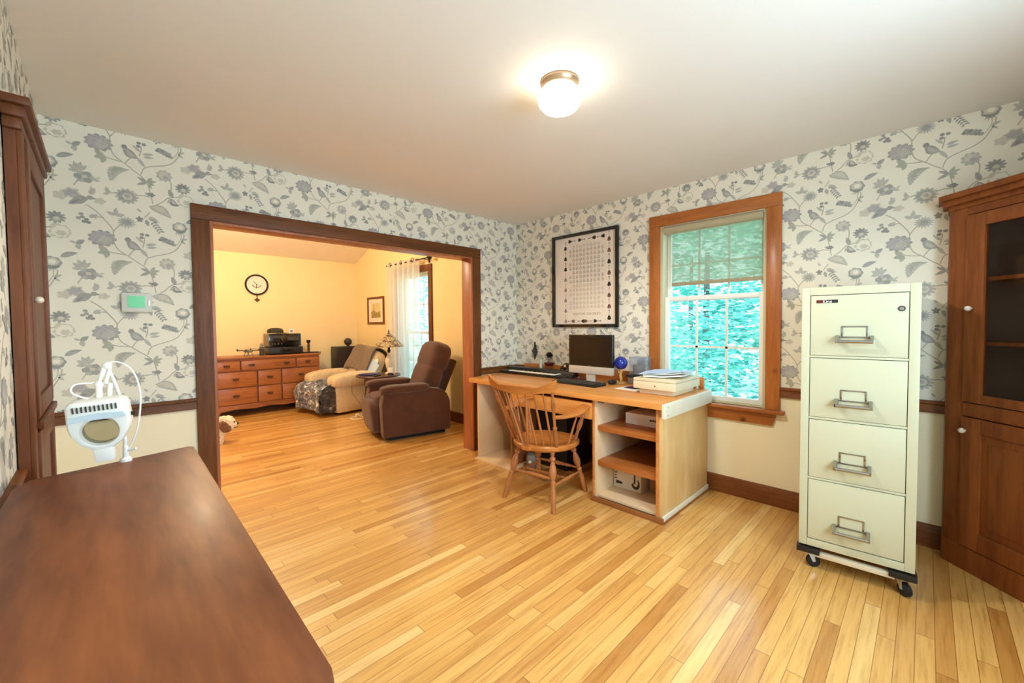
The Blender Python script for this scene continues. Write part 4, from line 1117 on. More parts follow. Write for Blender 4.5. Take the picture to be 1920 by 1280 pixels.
for x, dg in ((-.030, '1'), (.030, '6')):
    bm = BM(); box(bm, x-.022, -.031, .022, x+.022, -.02, .070, bev=.003); bk = obj('number_block', bm, M_black, t)
    text('numeral', dg, .050, M_white, bk, TR(x, -.0315, .046)@RX(PI/2))
t = thing('blue_globe', 'royal blue ball held up by a gilded figurine on the desk', 'globe', (-.225, -1.475, DZ), R90)
bm = BM(); ball(bm, (0, 0, .178), .057, 28, 18); obj('ball', bm, M_navy, t)
bm = BM(); lathe(bm, [(0, 0), (.044, 0), (.046, .006), (.030, .012), (.0, .014)], n=24)
tube(bm, [(0, 0, .012), (.006, -.004, .040), (-.004, 0, .070), (.003, .002, .095), (0, 0, .122)], lambda f: .013-.006*abs(f-.35), n=10)
tube(bm, [(.0, 0, .085), (.018, -.006, .105), (.022, -.004, .13)], .004, n=8); tube(bm, [(.0, 0, .085), (-.018, -.004, .10), (-.02, .004, .13)], .004, n=8)
ball(bm, (-.026, -.012, .016), .010, 12, 8); ball(bm, (.026, -.01, .014), .009, 12, 8)
obj('figurine', bm, M_gold, t)
t = thing('letter_tray', 'low grey and black desk tray under the clear acrylic box', 'tray', (-.12, -1.60, DZ), R90)
bm = BM(); box(bm, -.085, -.06, 0, .10, .066, .062, bev=.004); obj('tray_body', bm, M_grey, t)
bm = BM(); box(bm, -.10, -.075, .062, .11, .066, .076, bev=.004); obj('lid', bm, M_black, t)
t = thing('acrylic_box', 'clear acrylic box with grey roll inside standing on the desk tray', 'box', (-.115, -1.597, DZ+.076), R90)
bm = BM(); box(bm, -.075, -.055, 0, .075, .055, .150, bev=.005); obj('case', bm, M_frost, t)
bm = BM(); cyl(bm, (-.012, 0, .004), (-.012, 0, .085), .048, n=24); obj('roll', bm, M_grey, t)
bm = BM(); box(bm, -.077, -.057, .142, .077, .057, .156, bev=.003); box(bm, -.012, -.0575, .112, -.002, -.055, .142); obj('lid', bm, M_frost, t)
t = thing('flatbed_scanner', 'putty coloured flatbed scanner on the right end of the desk', 'scanner', (-.575, -1.955, DZ), R90)
bm = BM(); box(bm, -.130, .02, 0, .125, .38, .046, bev=.006); obj('base', bm, M_beige, t)
bm = BM(); box(bm, -.160, -.02, .040, .160, .41, .096, bev=.006); obj('housing', bm, M_beige, t)
bm = BM(); box(bm, -.160, -.018, .097, .160, .41, .118, bev=.006); obj('lid', bm, M_beige, t)
bm = BM(); box(bm, .004, -.022, .060, .014, -.019, .072, bev=.001); obj('indicator', bm, M_grey, t)
t = thing('paper_folder', 'pale blue folder over a sheaf of papers on top of the scanner', 'folder', (-.375, -1.955, DZ+.119), RAD(-78))
def sheet_(bm, w, d, z, th, curl, ph, sk=0):
    top_ = []; bot = []
    for i in range(15):
        rowt = []; rowb = []
        for j in range(13):
            u, v = i/14*2-1, j/12*2-1
            zz = z+curl*max(0, (u*.6-v*.6+.1))**2*.05+.003*math.sin(5*u+ph)*math.cos(3*v+ph)+.003
            rowt.append(bm.verts.new((w*u+sk*v, d*v, zz+th))); rowb.append(bm.verts.new((w*u+sk*v, d*v, zz)))
        top_.append(rowt); bot.append(rowb)
    for A, fl in ((top_, False), (bot, True)):
        for i in range(14):
            for j in range(12):
                q = (A[i][j], A[i+1][j], A[i+1][j+1], A[i][j+1]); bm.faces.new(q if not fl else q[::-1])
    ed = [(i, 0) for i in range(15)]+[(14, j) for j in range(1, 13)]+[(i, 12) for i in range(13, -1, -1)]+[(0, j) for j in range(11, 0, -1)]
    for a, b_ in zip(ed, ed[1:]+ed[:1]): bm.faces.new((bot[a[0]][a[1]], bot[b_[0]][b_[1]], top_[b_[0]][b_[1]], top_[a[0]][a[1]]))
bm = BM(); sheet_(bm, .132, .165, .0, .010, .2, 1); sheet_(bm, .128, .16, .011, .009, .3, 2, .01); obj('papers', bm, M_paperw, t)
bm = BM(); sheet_(bm, .150, .185, .024, .003, .35, .4, .012); obj('cover', bm, M_blue, t)
t = thing('envelope', 'white paper sheet lying flat left of the scanner on the desk', 'paper', (-.46, -1.69, DZ), RAD(-97))
bm = BM(); box(bm, -.105, -.055, .0, .105, .105, .004, bev=.001); obj('sheet', bm, M_paperw, t)
t = thing('purple_pamphlet', 'crumpled purple pamphlet on the white paper by the scanner', 'pamphlet', (-.40, -1.70, DZ+.0046), RAD(-110))
bm = BM(); sheet_(bm, .06, .055, .0, .004, .35, 2.2); obj('pamphlet', bm, M_purple, t)
t = thing('glass_ashtray', 'clear glass dish in front of the computer chin on the desk', 'dish', (-.30, -1.04, DZ))
bm = BM(); lathe(bm, [(0, 0), (.045, 0), (.055, .010), (.060, .028), (.054, .028), (.046, .012), (0, .008)], n=28); obj('dish', bm, M_clear, t)
t = thing('red_notepad', 'dark red notepad under the computer on the desk', 'notepad', (-.245, -1.06, DZ), RAD(-84))
bm = BM(); box(bm, -.07, .0, 0, .07, .10, .012, bev=.002); obj('notepad', bm, M_red, t)

# ------------------------------------------------------------------ things in and under the desk
t = thing('carton', 'flat white carton with dark lettering on the upper desk shelf', 'box', (-.60, -1.90, .5636), R90)
bm = BM(); box(bm, -.165, 0, 0, .175, .30, .082, bev=.003); obj('box', bm, M_paperw, t)
bm = BM()
for k in range(9): box(bm, .03+.013*k, -.001, .040+(.003 if k % 3 else 0), .040+.013*k, .001, .055)
obj('dark_print', bm, M_print1, t)
t = thing('printed_box', 'white cardboard box printed with curved dark instrument on the bottom desk shelf', 'box', (-.585, -1.735, .0506), R90)
bm = BM(); box(bm, -.11, 0, 0, .12, .32, .20, bev=.003); obj('box', bm, plain('white_card', (222, 210, 190), .7, var=.04), t)
bm = BM()
def bp(poly): prism(bm, poly, -.0012, .0005, 'xz')
cr = [(.075+.034*math.cos(a), .060+.040*math.sin(a)) for a in [RAD(x) for x in range(-170, 61, 12)]]+[(.075+.020*math.cos(a), .070+.030*math.sin(a)) for a in [RAD(x) for x in range(60, -171, -12)]]
bp(cr); bp([(.060, .06), (.075, .06), (.072, .15), (.064, .15)])
for k in range(5): bp([(-.10, .155-.022*k), (-.085+.004*(k % 3), .155-.022*k), (-.085, .162-.022*k), (-.10, .162-.022*k)])
bp([(-.04, .165), (-.005, .165), (-.005, .170), (-.04, .170)]); bp([(-.09, .03), (-.03, .035), (-.04, .05), (-.085, .055)])
obj('printing', bm, M_print1, t)
t = thing('brown_carton', 'brown carton behind the printed box on the bottom desk shelf', 'box', (-.50, -1.97, .0506), R90)
bm = BM(); box(bm, -.09, 0, 0, .08, .30, .17, bev=.004); obj('box', bm, plain('brown_card', (176, 140, 100), .8), t)
t = thing('desk_speaker', 'small grey rounded speaker with white disc on the floor under the desk', 'speaker', (-.635, -.80, .0), RAD(-50))
bm = BM(); pad(bm, (0, 0, .066), (.048, .055, .066), .5, .5); obj('case', bm, M_grey, t)
bm = BM(); cyl(bm, (-.01, -.060, .075), (-.01, -.050, .075), .015, n=20); obj('disc', bm, M_white, t)
t = thing('black_case', 'large black box standing on the floor in the desk knee space', 'case', (-.50, -.93, 0), R90)
bm = BM(); box(bm, -.17, 0, .012, .17, .36, .56, bev=.012); obj('case', bm, M_black, t)
bm = BM(); box(bm, -.15, -.004, .05, .15, .004, .50, bev=.002); obj('front_grille', bm, M_rubber, t)
for x in (-.14, .14):
    for y in (.04, .32):
        bm = BM(); cyl(bm, (x, y, 0), (x, y, .014), .018, n=14); obj('foot', bm, M_rubber, t)
# ------------------------------------------------------------------ dresser
t = thing('dresser', 'low wide cherry dresser with nine drawers against the yellow wall', 'dresser', (-1.585, 3.72, 0))
DW = .735
bm = BM(); box(bm, -DW+.02, .004, .16, DW-.02, .45, .845); obj('carcass', bm, M_side_dark, t)
bm = BM()
for fx0, fz0, fx1, fz1 in ((-DW+.004, .16, -.709, .846), (.709, .16, DW-.004, .846), (-.709, .816, .709, .846), (-.709, .659, .709, .668), (-.709, .424, .709, .432), (-.709, .165, .709, .182)): box(bm, fx0, -.004, fz0, fx1, .01, fz1)
box(bm, -DW+.004, .0, .16, -DW+.022, .45, .846); box(bm, DW-.022, .0, .16, DW-.004, .45, .846)
obj('face_frame', bm, M_dress, t)
bm = BM(); box(bm, -DW-.015, -.03, .846, DW+.015, .462, .872, bev=.008); box(bm, -DW+.005, -.012, .832, DW-.005, .455, .848, bev=.004); obj('top', bm, M_dress, t)
bm = BM()
ap = [(-DW, 0), (-DW+.085, 0), (-DW+.075, .05), (-DW+.11, .095), (-.45, .115), (-.20, .10), (0, .125), (.20, .10), (.45, .115), (DW-.11, .095), (DW-.075, .05), (DW-.085, 0), (DW, 0), (DW, .165), (-DW, .165)]
prism(bm, ap, -.012, .010, 'xz', bev=.003)
for s in (-1, 1): prism(bm, [(.0, 0), (.07, 0), (.06, .06), (.12, .11), (.40, .12), (.455, 0), (.455, .165), (.0, .165)], s*DW-.01, s*DW+.01, 'yz')
box(bm, -DW-.008, -.016, .158, DW+.008, .45, .172, bev=.004)
obj('bracket_base', bm, M_dress, t)
def handle(bm, x, z):
    prism(bm, [(x-.045, z+.012), (x-.03, z+.022), (x-.012, z+.016), (x, z+.028), (x+.012, z+.016), (x+.03, z+.022), (x+.045, z+.012), (x+.03, z-.006), (x, z-.012), (x-.03, z-.006)], -.019, -.015, 'xz')
    tube(bm, [(x-.034, -.02, z+.010), (x-.032, -.034, z-.006), (x-.015, -.036, z-.018), (x+.015, -.036, z-.018), (x+.032, -.034, z-.006), (x+.034, -.02, z+.010)], .0035, n=8, sub=4)
rows = [(.672, .812, [(-.705, -.382), (-.366, .366), (.382, .705)]), (.436, .655, [(-.705, -.172), (-.154, .154), (.172, .705)]), (.186, .420, [(-.705, -.172), (-.154, .154), (.172, .705)])]
for z0, z1, cols in rows:
    for x0, x1 in cols:
        bm = BM(); box(bm, x0, -.016, z0, x1, .006, z1, bev=.007); d = obj('drawer', bm, M_dress, t)
        for hx in ([(x0+x1)/2] if x1-x0 < .6 else [x0+.13, x1-.13]):
            bm = BM(); handle(bm, hx, (z0+z1)/2); obj('handle', bm, M_brass, d)
ZD = .8726
t = thing('hifi_receiver', 'black receiver with silver side on top of the hi-fi stack', 'receiver', (-1.335, 3.80, ZD+.118))
bm = BM(); box(bm, -.225, .0, .012, .225, .30, .205, bev=.003); obj('case', bm, M_grey, t)
bm = BM(); box(bm, -.228, -.012, .012, .228, .004, .206, bev=.002); fp = obj('front_panel', bm, M_gloss, t)
bm = BM(); box(bm, -.20, -.0135, .14, .0, -.011, .18); box(bm, .03, -.0135, .10, .20, -.011, .16); obj('display', bm, M_dgrey, fp)
for k in range(4):
    bm = BM(); x = -.19+.045*k; cyl(bm, (x, -.024, .05), (x, -.011, .05), .012, n=16); obj('control_knob', bm, M_dgrey, fp)
bm = BM()
for x in (-.19, .19):
    for y in (.03, .27): cyl(bm, (x, y, 0), (x, y, .014), .016, n=12)
obj('foot', bm, M_rubber, t)
t = thing('disc_player', 'black disc player with rounded corners under the receiver on the dresser', 'player', (-1.325, 3.79, ZD))
bm = BM(); box(bm, -.25, -.0, .010, .25, .32, .118, bev=.018); obj('case', bm, M_black, t)
bm = BM(); box(bm, -.09, -.004, .045, .10, .002, .095, bev=.002); obj('tray_door', bm, M_gloss, t)
bm = BM()
for x in (-.2, .2):
    for y in (.04, .28): cyl(bm, (x, y, 0), (x, y, .012), .016, n=12)
obj('foot', bm, M_rubber, t)
t = thing('baseball_cap', 'dark cap lying on top of the black receiver', 'cap', (-1.435, 3.93, ZD+.324), RAD(10))
bm = BM(); pad(bm, (0, 0, .040), (.115, .095, .052), .8, .9, fn=lambda p: p if p.z > -.015 else Vector((p.x, p.y, -.030)))
prism(bm, [(.04, -.07), (.12, -.065), (.165, -.03), (.165, .03), (.12, .065), (.04, .07)], .004, .012, 'xy', bev=.003)
obj('crown', bm, plain('olive_cap', (60, 54, 42), .9, var=.2), t)
bm = BM(); tube(bm, [(-.06, -.08, .03), (-.02, -.12, .005), (.01, -.20, -.10), (.03, -.15, -.01), (.08, -.17, -.06), (.11, -.12, .0), (.06, -.08, .02)], .004, n=6); obj('cord', bm, M_dgrey, t)
t = thing('room_thermometer', 'small white square gadget standing on the receiver beside the cap', 'gadget', (-1.225, 3.86, ZD+.324))
bm = BM(); box(bm, -.036, -.01, 0, .036, .02, .075, bev=.006); obj('case', bm, M_white, t)
bm = BM(); box(bm, -.017, -.012, .022, .017, -.009, .056); obj('display', bm, M_grey, t)
t = thing('spray_bottle', 'grey bottle standing beside the toy drone on the dresser', 'bottle', (-1.665, 3.80, ZD))
bm = BM(); lathe(bm, [(0, 0), (.026, 0), (.028, .006), (.028, .11), (.022, .13), (0, .13)], n=20); obj('bottle', bm, M_dgrey, t)
bm = BM(); lathe(bm, [(0, .128), (.021, .128), (.022, .150), (.02, .165), (.012, .182), (0, .184)], n=20); obj('cap', bm, M_grey, t)
t = thing('toy_drone', 'grey quadcopter drone parked on the left of the dresser top', 'drone', (-1.83, 3.83, ZD), RAD(20))
bm = BM(); pad(bm, (0, 0, .075), (.06, .04, .022), .6, .7); obj('hull', bm, M_grey, t)
for a in (45, 135, 225, 315):
    Mx = RZ(RAD(a))
    bm = BM(); tube(bm, [(.03, 0, .078), (.09, 0, .084), (.14, 0, .084)], .007, n=8, M=Mx, sub=3); cyl(bm, (.14, 0, .075), (.14, 0, .104), .011, n=12, M=Mx); ar = obj('arm', bm, M_dgrey, t)
    bm = BM(); prism(bm, [(-.075, -.004), (-.02, -.010), (0, -.003), (.02, -.004), (.075, .006), (.02, .010), (0, .004), (-.02, .004)], .104, .106, 'xy', M=Mx@TR(.14, 0, 0)@RZ(RAD(60+a*.4))); obj('propeller', bm, M_grey, ar)
for a in (60, 120, 240, 300):
    bm = BM(); tube(bm, [(.028*math.cos(RAD(a)), .03*math.sin(RAD(a)), .065), (.05*math.cos(RAD(a)), .06*math.sin(RAD(a)), .03), (.055*math.cos(RAD(a)), .07*math.sin(RAD(a)), .003)], .0035, n=6, sub=3); obj('landing_leg', bm, M_dgrey, t)
t = thing('serving_tray', 'thin dark tray at the right end of the dresser top', 'tray', (-1.0, 3.88, ZD))
bm = BM(); box(bm, -.065, -.10, 0, .20, .10, .004, bev=.001); box(bm, -.065, -.10, .004, .20, -.092, .012); box(bm, -.065, .092, .004, .20, .10, .012); box(bm, .192, -.092, .004, .20, .092, .012); box(bm, -.065, -.092, .004, -.057, .092, .012); obj('tray', bm, M_black, t)
t = thing('figurine', 'dark and gold candlestick figurine on the dresser tray', 'figurine', (-.955, 3.90, ZD+.004))
bm = BM(); lathe(bm, [(0, 0), (.036, 0), (.036, .008), (.022, .014), (.016, .03), (.021, .055), (.017, .085), (.023, .11), (.016, .14), (.018, .160), (0, .160)], n=18); obj('stem', bm, M_brass, t)
bm = BM(); lathe(bm, [(0, .16), (.022, .16), (.03, .170), (.03, .205), (.026, .208), (0, .206)], n=18); obj('cup', bm, M_iron, t)

# ------------------------------------------------------------------ wall clock
t = thing('wall_clock', 'round white wall clock with black rim and pendulum on the yellow wall', 'clock', (-1.615, YE-.001, 1.973))
Mc = RX(PI/2)     # local z -> -y
bm = BM(); lathe(bm, [(.140, .004), (.140, .026), (.146, .034), (.155, .034), (.163, .024), (.163, .0), (.0, .0), (.0, .004)], n=56, M=Mc); obj('rim', bm, M_iron, t)
bm = BM(); cyl(bm, (0, -.005, 0), (0, -.010, 0), .142, n=56); fc = obj('dial', bm, plain('clock_face', (246, 226, 214), .5), t)
for k in range(12):
    a = PI/2-2*PI*(k+1)/12
    text('numeral', str(k+1), .030, M_print3, fc, TR(.115*math.cos(a), -.0105, .115*math.sin(a))@RX(PI/2))
bm = BM()
for k in range(13):
    a = RAD(200+140*k/12); prism(bm, [(.062*math.cos(a)+.010*math.cos(a+q), .01+.052*math.sin(a)+.006*math.sin(a+q)) for q in [2*PI*i/8 for i in range(8)]], -.0115, -.0100, 'xz')
obj('leaf_wreath', bm, M_print2, fc)
def hand(ang, l, w): 
    d = Vector((math.cos(ang), 0, math.sin(ang))); n_ = Vector((-d.z, 0, d.x))
    bm = BM(); pts = [d*-.015+n_*w, d*-.015-n_*w, d*l*.6-n_*w*1.4, d*l, d*l*.6+n_*w*1.4]
    prism(bm, [(p.x, p.z) for p in pts], -.015, -.013, 'xz'); return bm
obj('hand', hand(RAD(130), .085, .003), M_iron, t); obj('hand', hand(RAD(262), .075, .003), M_iron, t)
bm = BM(); cyl(bm, (0, -.012, 0), (0, -.018, 0), .007, n=14); obj('hub', bm, M_iron, t)
bm = BM(); box(bm, -.006, -.012, -.215, .006, -.008, -.160); prism(bm, [(-.042, -.235), (0, -.208), (.042, -.235), (.0, -.272)], -.016, -.006, 'xz', bev=.003); obj('pendulum', bm, M_brass, t)

# ------------------------------------------------------------------ loudspeaker in the corner
t = thing('loudspeaker', 'tall black loudspeaker cabinet in the far yellow corner', 'loudspeaker', (-.31, 3.76, 0))
bm = BM(); box(bm, -.20, .012, .02, .20, .36, .948, bev=.006); obj('cabinet', bm, M_black, t)
bm = BM(); box(bm, -.19, -.004, .04, .19, .014, .93, bev=.006); obj('grille_cloth', bm, plain('grille_cloth', (44, 28, 24), .9), t)
bm = BM(); box(bm, -.19, .03, 0, .19, .34, .02); obj('plinth', bm, M_rubber, t)
t = thing('round_webcam', 'dark ball shaped gadget with a wire loop on the loudspeaker', 'gadget', (-.275, 3.95, .948))
bm = BM(); ball(bm, (0, 0, .083), .066, 24, 16); obj('ball', bm, M_dgrey, t)
bm = BM(); lathe(bm, [(0, 0), (.035, 0), (.035, .006), (.015, .022), (0, .024)], n=20); obj('foot', bm, M_dgrey, t)
bm = BM(); tube(bm, [(.05, .0, .12), (.09, 0, .12), (.105, 0, .08), (.09, 0, .04), (.05, 0, .035)], .005, n=8); obj('loop', bm, M_silver, t)

# ------------------------------------------------------------------ brown recliner (local -y is the front)
t = thing('brown_recliner', 'brown velour recliner armchair standing upright by the opening', 'recliner', (-.705, 1.215, 0), RAD(258))
for s in (-1, 1):
    bm = BM(); prism(bm, [(-.40, .045), (-.415, .10), (-.42, .42), (-.40, .55), (-.34, .575), (.14, .575), (.27, .555), (.36, .49), (.40, .40), (.405, .08), (.39, .05)], s*.245, s*.385, 'yz', bev=.022); obj('side_panel', bm, M_brownfab, t)
    bm = BM(); pad(bm, (s*.318, -.14, .585), (.092, .285, .050), .55, .42, 28, 14, fn=lambda p: Vector((p.x, p.y, p.z-.018*max(0, -p.y/.285-.6)))); obj('armrest', bm, M_brownfab, t)
bm = BM(); pad(bm, (0, -.15, .43), (.245, .30, .085), .5, .35); obj('seat_cushion', bm, M_brownfab, t)
bm = BM(); pad(bm, (0, -.44, .25), (.245, .065, .20), .6, .3, fn=lambda p: Vector((p.x, p.y-.03*(p.z/.2), p.z))); obj('footrest_pad', bm, M_brownfab, t)
Mb = TR(0, .14, .50)@RX(RAD(-20))
bm = BM(); pad(bm, (0, .045, .155), (.27, .125, .24), .55, .45, 28, 16, M=Mb); obj('back_cushion', bm, M_brownfab, t)
bm = BM(); pad(bm, (0, .06, .455), (.275, .14, .195), .6, .5, 28, 16, M=Mb); obj('headrest_cushion', bm, M_brownfab, t)
bm = BM(); box(bm, -.26, .15, -.05, .26, .24, .50, bev=.03, M=TR(0, .14, .50)@RX(RAD(-24))); obj('back_shell', bm, M_browndk, t)
bm = BM(); box(bm, -.30, -.34, .0, .30, .36, .07); obj('base', bm, M_rubber, t)
bm = BM(); box(bm, -.24, -.36, .06, .24, .38, .36); obj('under_frame', bm, M_browndk, t)

# ------------------------------------------------------------------ beige recliner
t = thing('beige_recliner', 'worn beige recliner with its footrest up near the dresser', 'recliner', (-.635, 3.20, 0), RAD(277))
for s in (-1, 1):
    bm = BM(); prism(bm, [(-.38, .035), (-.40, .08), (-.41, .46), (.36, .46), (.37, .08), (.36, .035)], s*.27, s*.44, 'yz', bev=.02); obj('side_panel', bm, M_beigefab, t)
    bm = BM(); pad(bm, (s*.35, -.03, .495), (.125, .43, .105), .55, .3, 26, 14, fn=lambda p: Vector((p.x, p.y, p.z+.015*math.cos(p.y*5)))); obj('armrest', bm, M_beigefab, t)
bm = BM(); pad(bm, (0, -.12, .36), (.27, .32, .09), .5, .35); obj('seat_cushion', bm, M_beigefab, t)
Mf = TR(0, -.40, .33)@RX(RAD(14))
bm = BM(); pad(bm, (0, -.075, -.015), (.33, .125, .07), .5, .35, M=Mf); ft = obj('footrest', bm, M_beigefab, t)
bm = BM(); box(bm, -.22, -.20, -.14, -.18, .10, -.05, M=Mf); box(bm, .18, -.20, -.14, .22, .10, -.05, M=Mf); obj('footrest_arm', bm, M_iron, ft)
Mb = TR(0, .16, .42)@RX(RAD(-27))
bm = BM(); pad(bm, (0, .06, .24), (.38, .13, .33), .55, .45, 28, 16, M=Mb); obj('backrest', bm, M_beigefab, t)
bm = BM(); box(bm, -.30, -.34, .0, .30, .33, .06); obj('base', bm, M_rubber, t)
bm = BM(); box(bm, -.265, -.34, .05, .265, .34, .30); obj('under_frame', bm, M_beigefab, t)
# seam on the near arm
bm = BM(); tube(bm, [(.445, -.02, .035), (.446, -.03, .12), (.446, -.10, .22), (.446, -.16, .30), (.452, -.17, .40), (.468, -.17, .46), (.45, -.17, .54), (.36, -.17, .582)], .0035, n=6); obj('seam', bm, plain('beige_seam', (150, 126, 92), .9), t)
# fleece over the backrest
g = thing('grey_fleece', 'grey fleece blanket draped over the beige recliner backrest', 'blanket', (-.635, 3.20, 0), RAD(277))
def flc(u, v):
    x = -.33+.64*u; s = v*1.05
    if s < .42: y, z = -.092-.012*math.sin(u*9)-.01*math.sin(s*14+u*4), .14+s+.05*math.sin(u*5)
    elif s < .74: a = (s-.42)/.32*PI; y, z = .06-.15*math.cos(a), .53+.085*math.sin(a)-.10*max(0, abs(u*2-1)-.6)+.012*math.sin(u*7)
    else: y, z = .205+.005*math.sin(u*8), .52-(s-.74)
    return Mb@Vector((x+.02*math.sin(s*6), y, z))
bm = BM(); grid(bm, flc, 20, 34); o = obj('blanket', bm, M_greyblk, g); md = o.modifiers.new('thick', 'SOLIDIFY'); md.thickness = .012; md.offset = 1
# patterned throw on the footrest
g = thing('patterned_throw', 'grey and white animal print throw over the raised footrest', 'blanket', (-.635, 3.20, 0), RAD(277))
def thr(u, v):
    x = -.40+.80*u; s = v*.86
    wr = .014*math.sin(u*17+s*9)+.010*math.sin(u*31-s*14)
    if s < .40: y, z = -.16-s*.92, .475-.05*(s/.4)**2+wr
    elif s < .56: a = (s-.40)/.16*PI/2; y, z = -.528-.09*math.sin(a), .425-.09*(1-math.cos(a))+wr*.7
    else: y, z = -.618-.02*math.sin(u*8)+wr, .335-(s-.56)*.85
    return Vector((x, y, z))
bm = BM(); grid(bm, thr, 36, 36); o = obj('throw', bm, M_throw, g); md = o.modifiers.new('thick', 'SOLIDIFY'); md.thickness = .010; md.offset = 1
def thr2(u, v):
    y = -.62+.22*u; s = v*.40
    wr = .010*math.sin(u*14+s*10)
    return Vector((.395+.03*math.sin(s*5)+wr, y-.05*s+.03*u*s, .42-.05*(1-u)-s*.90+.06*(1-u)*v-.012*math.cos(u*9)*v))
bm = BM(); grid(bm, thr2, 14, 20); o = obj('dark_border', bm, M_throwdk, g); md = o.modifiers.new('thick', 'SOLIDIFY'); md.thickness = .010
t = thing('dark_cushion', 'dark brown flat cushion on the beige recliner seat', 'cushion', (-.60, 3.05, .45), RAD(277))
bm = BM(); pad(bm, (.05, .05, .075), (.20, .15, .028), .7, .35, M=RX(RAD(-22))); obj('cushion', bm, M_browndk, t)
t = thing('newspapers', 'white and blue printed papers piled against the recliner back', 'papers', (-.335, 2.905, .53), RAD(277))
for k, (dx, dz, ry, m) in enumerate(((0, 0, 8, M_mag), (.06, .02, -14, M_paperw), (.02, .01, 26, M_blue))):
    bm = BM(); box(bm, -.12, -.004, 0, .12, .004, .24, bev=.001, M=TR(dx, -.05-.025*k, dz)@RX(RAD(-24))@RY(RAD(ry))); obj('sheet', bm, m, t)

# ------------------------------------------------------------------ side table, lamp and small things
TX, TY, TZ = -.535, 2.31, .60
TI = TZ+.0006
t = thing('side_table', 'round dark wood side table between the two recliners', 'table', (TX, TY, 0))
bm = BM(); lathe(bm, [(0, TZ-.028), (.29, TZ-.028), (.305, TZ-.022), (.312, TZ-.010), (.306, TZ), (0, TZ)], n=48); obj('top', bm, M_table, t)
bm = BM(); lathe(bm, [(0, .45), (.20, .45), (.20, TZ-.028), (0, TZ-.028)], n=32); obj('apron', bm, M_table, t)
bm = BM(); lathe(bm, [(0, .20), (.22, .20), (.23, .21), (.22, .222), (0, .222)], n=36); obj('shelf', bm, plain('tan_shelf', (190, 150, 100), .5), t)
for k in range(4):
    a = RAD(45+90*k); bm = BM(); turned(bm, (.21*math.cos(a), .21*math.sin(a), 0), (.17*math.cos(a), .17*math.sin(a), .455), [(0, .012), (.3, .018), (.5, .014), (.6, .022), (1, .022)], 12); obj('leg', bm, M_table, t)
t = thing('table_lamp', 'table lamp with conical stained glass shade and cream vase base', 'lamp', (TX+.14, TY-.06, TI))
bm = BM(); lathe(bm, [(0, 0), (.062, 0), (.064, .012), (.036, .03), (.032, .06), (.046, .10), (.056, .16), (.058, .215), (.040, .25), (.024, .28), (.030, .30), (.020, .315), (0, .315)], n=32); obj('vase', bm, M_ceram, t)
bm = BM(); lathe(bm, [(0, .315), (.02, .315), (.024, .35), (.016, .365), (.010, .43), (.0, .43)], n=18); cyl(bm, (0, 0, .42), (0, 0, .60), .004, n=10); lathe(bm, [(0, .588), (.02, .588), (.014, .60), (.006, .61), (.011, .628), (.004, .645), (0, .662)], n=14); obj('stem', bm, M_iron, t)
bm = BM(); lathe(bm, [(.212, .402), (.215, .41), (.12, .508), (.04, .588), (.018, .592), (.036, .584), (.115, .503), (.208, .405)], n=16)
for f in list(bm.faces):
    if len(f.verts) > 4: bm.faces.remove(f)
obj('shade', bm, M_stain, t, sharp=12)
t = thing('blue_notebook', 'navy blue notebook lying on the round side table', 'notebook', (TX-.13, TY+.05, TI), RAD(30))
bm = BM(); box(bm, -.085, -.11, 0, .085, .11, .016, bev=.003); obj('cover', bm, M_dkblue, t)
t = thing('remote_control', 'slim dark remote control on the side table beside the notebook', 'remote', (TX-.10, TY-.16, TI), RAD(-50))
bm = BM(); box(bm, -.02, -.08, 0, .02, .08, .016, bev=.005); obj('case', bm, M_black, t)
bm = BM()
for r in range(5):
    for c in range(3): cyl(bm, (-.010+.010*c, -.055+.022*r, .0155), (-.010+.010*c, -.055+.022*r, .018), .0032, n=8)
obj('buttons', bm, M_grey, t)
t = thing('phone_stand', 'small silver and black phone stand on the side table by the lamp', 'stand', (TX+.10, TY-.17, TI), RAD(-35))
bm = BM(); box(bm, -.035, -.006, .01, .035, .006, .11, bev=.003, M=RX(RAD(-22))); obj('plate', bm, M_silver, t)
bm = BM(); lathe(bm, [(0, 0), (.045, 0), (.045, .012), (.03, .026), (0, .028)], n=22); obj('foot', bm, M_black, t)
bm = BM(); tube(bm, [(.04, 0, .012), (.10, .02, .05), (.165, .03, .03), (.185, .03, -.08), (.18, .04, -.28)], .004, n=8); obj('cable', bm, M_white, t)
t = thing('power_adapter', 'black power box on the floor under the side table', 'power box', (-.735, 2.04, 0), RAD(70))
bm = BM(); box(bm, -.07, -.045, 0, .07, .045, .155, bev=.008); obj('case', bm, M_dgrey, t)
bm = BM(); box(bm, -.035, -.0475, .05, .035, -.0445, .11, bev=.001); obj('socket_plate', bm, M_black, t)
t = thing('charger_cable', 'white charging cable and plug looped on the floor by the recliner', 'cable', (-.80, 2.42, 0))
bm = BM(); tube(bm, [(.12, -.1, .10), (.06, -.03, .06), (.02, .03, .012), (-.08, .05, .006), (-.13, -.05, .006), (-.07, -.14, .006), (.02, -.12, .006), (.04, -.04, .01), (.0, .01, .02)], .006, n=8); obj('wire', bm, M_white, t)
bm = BM(); box(bm, -.025, .0, .0, .025, .05, .045, bev=.008); obj('plug', bm, M_white, t)
t = thing('violet_cord', 'tangled dark violet cord hanging beside the beige recliner', 'cord', (-.46, 2.71, 0))
bm = BM()
rn = random.Random(5)
tube(bm, [(.02*math.sin(k*1.9)+.02*rn.uniform(-1, 1), -.004-.012*(k % 2), .05+.27*abs(math.sin(k*.63))) for k in range(22)], .006, n=6); obj('cord', bm, plain('violet_cord', (70, 50, 120), .6), t)

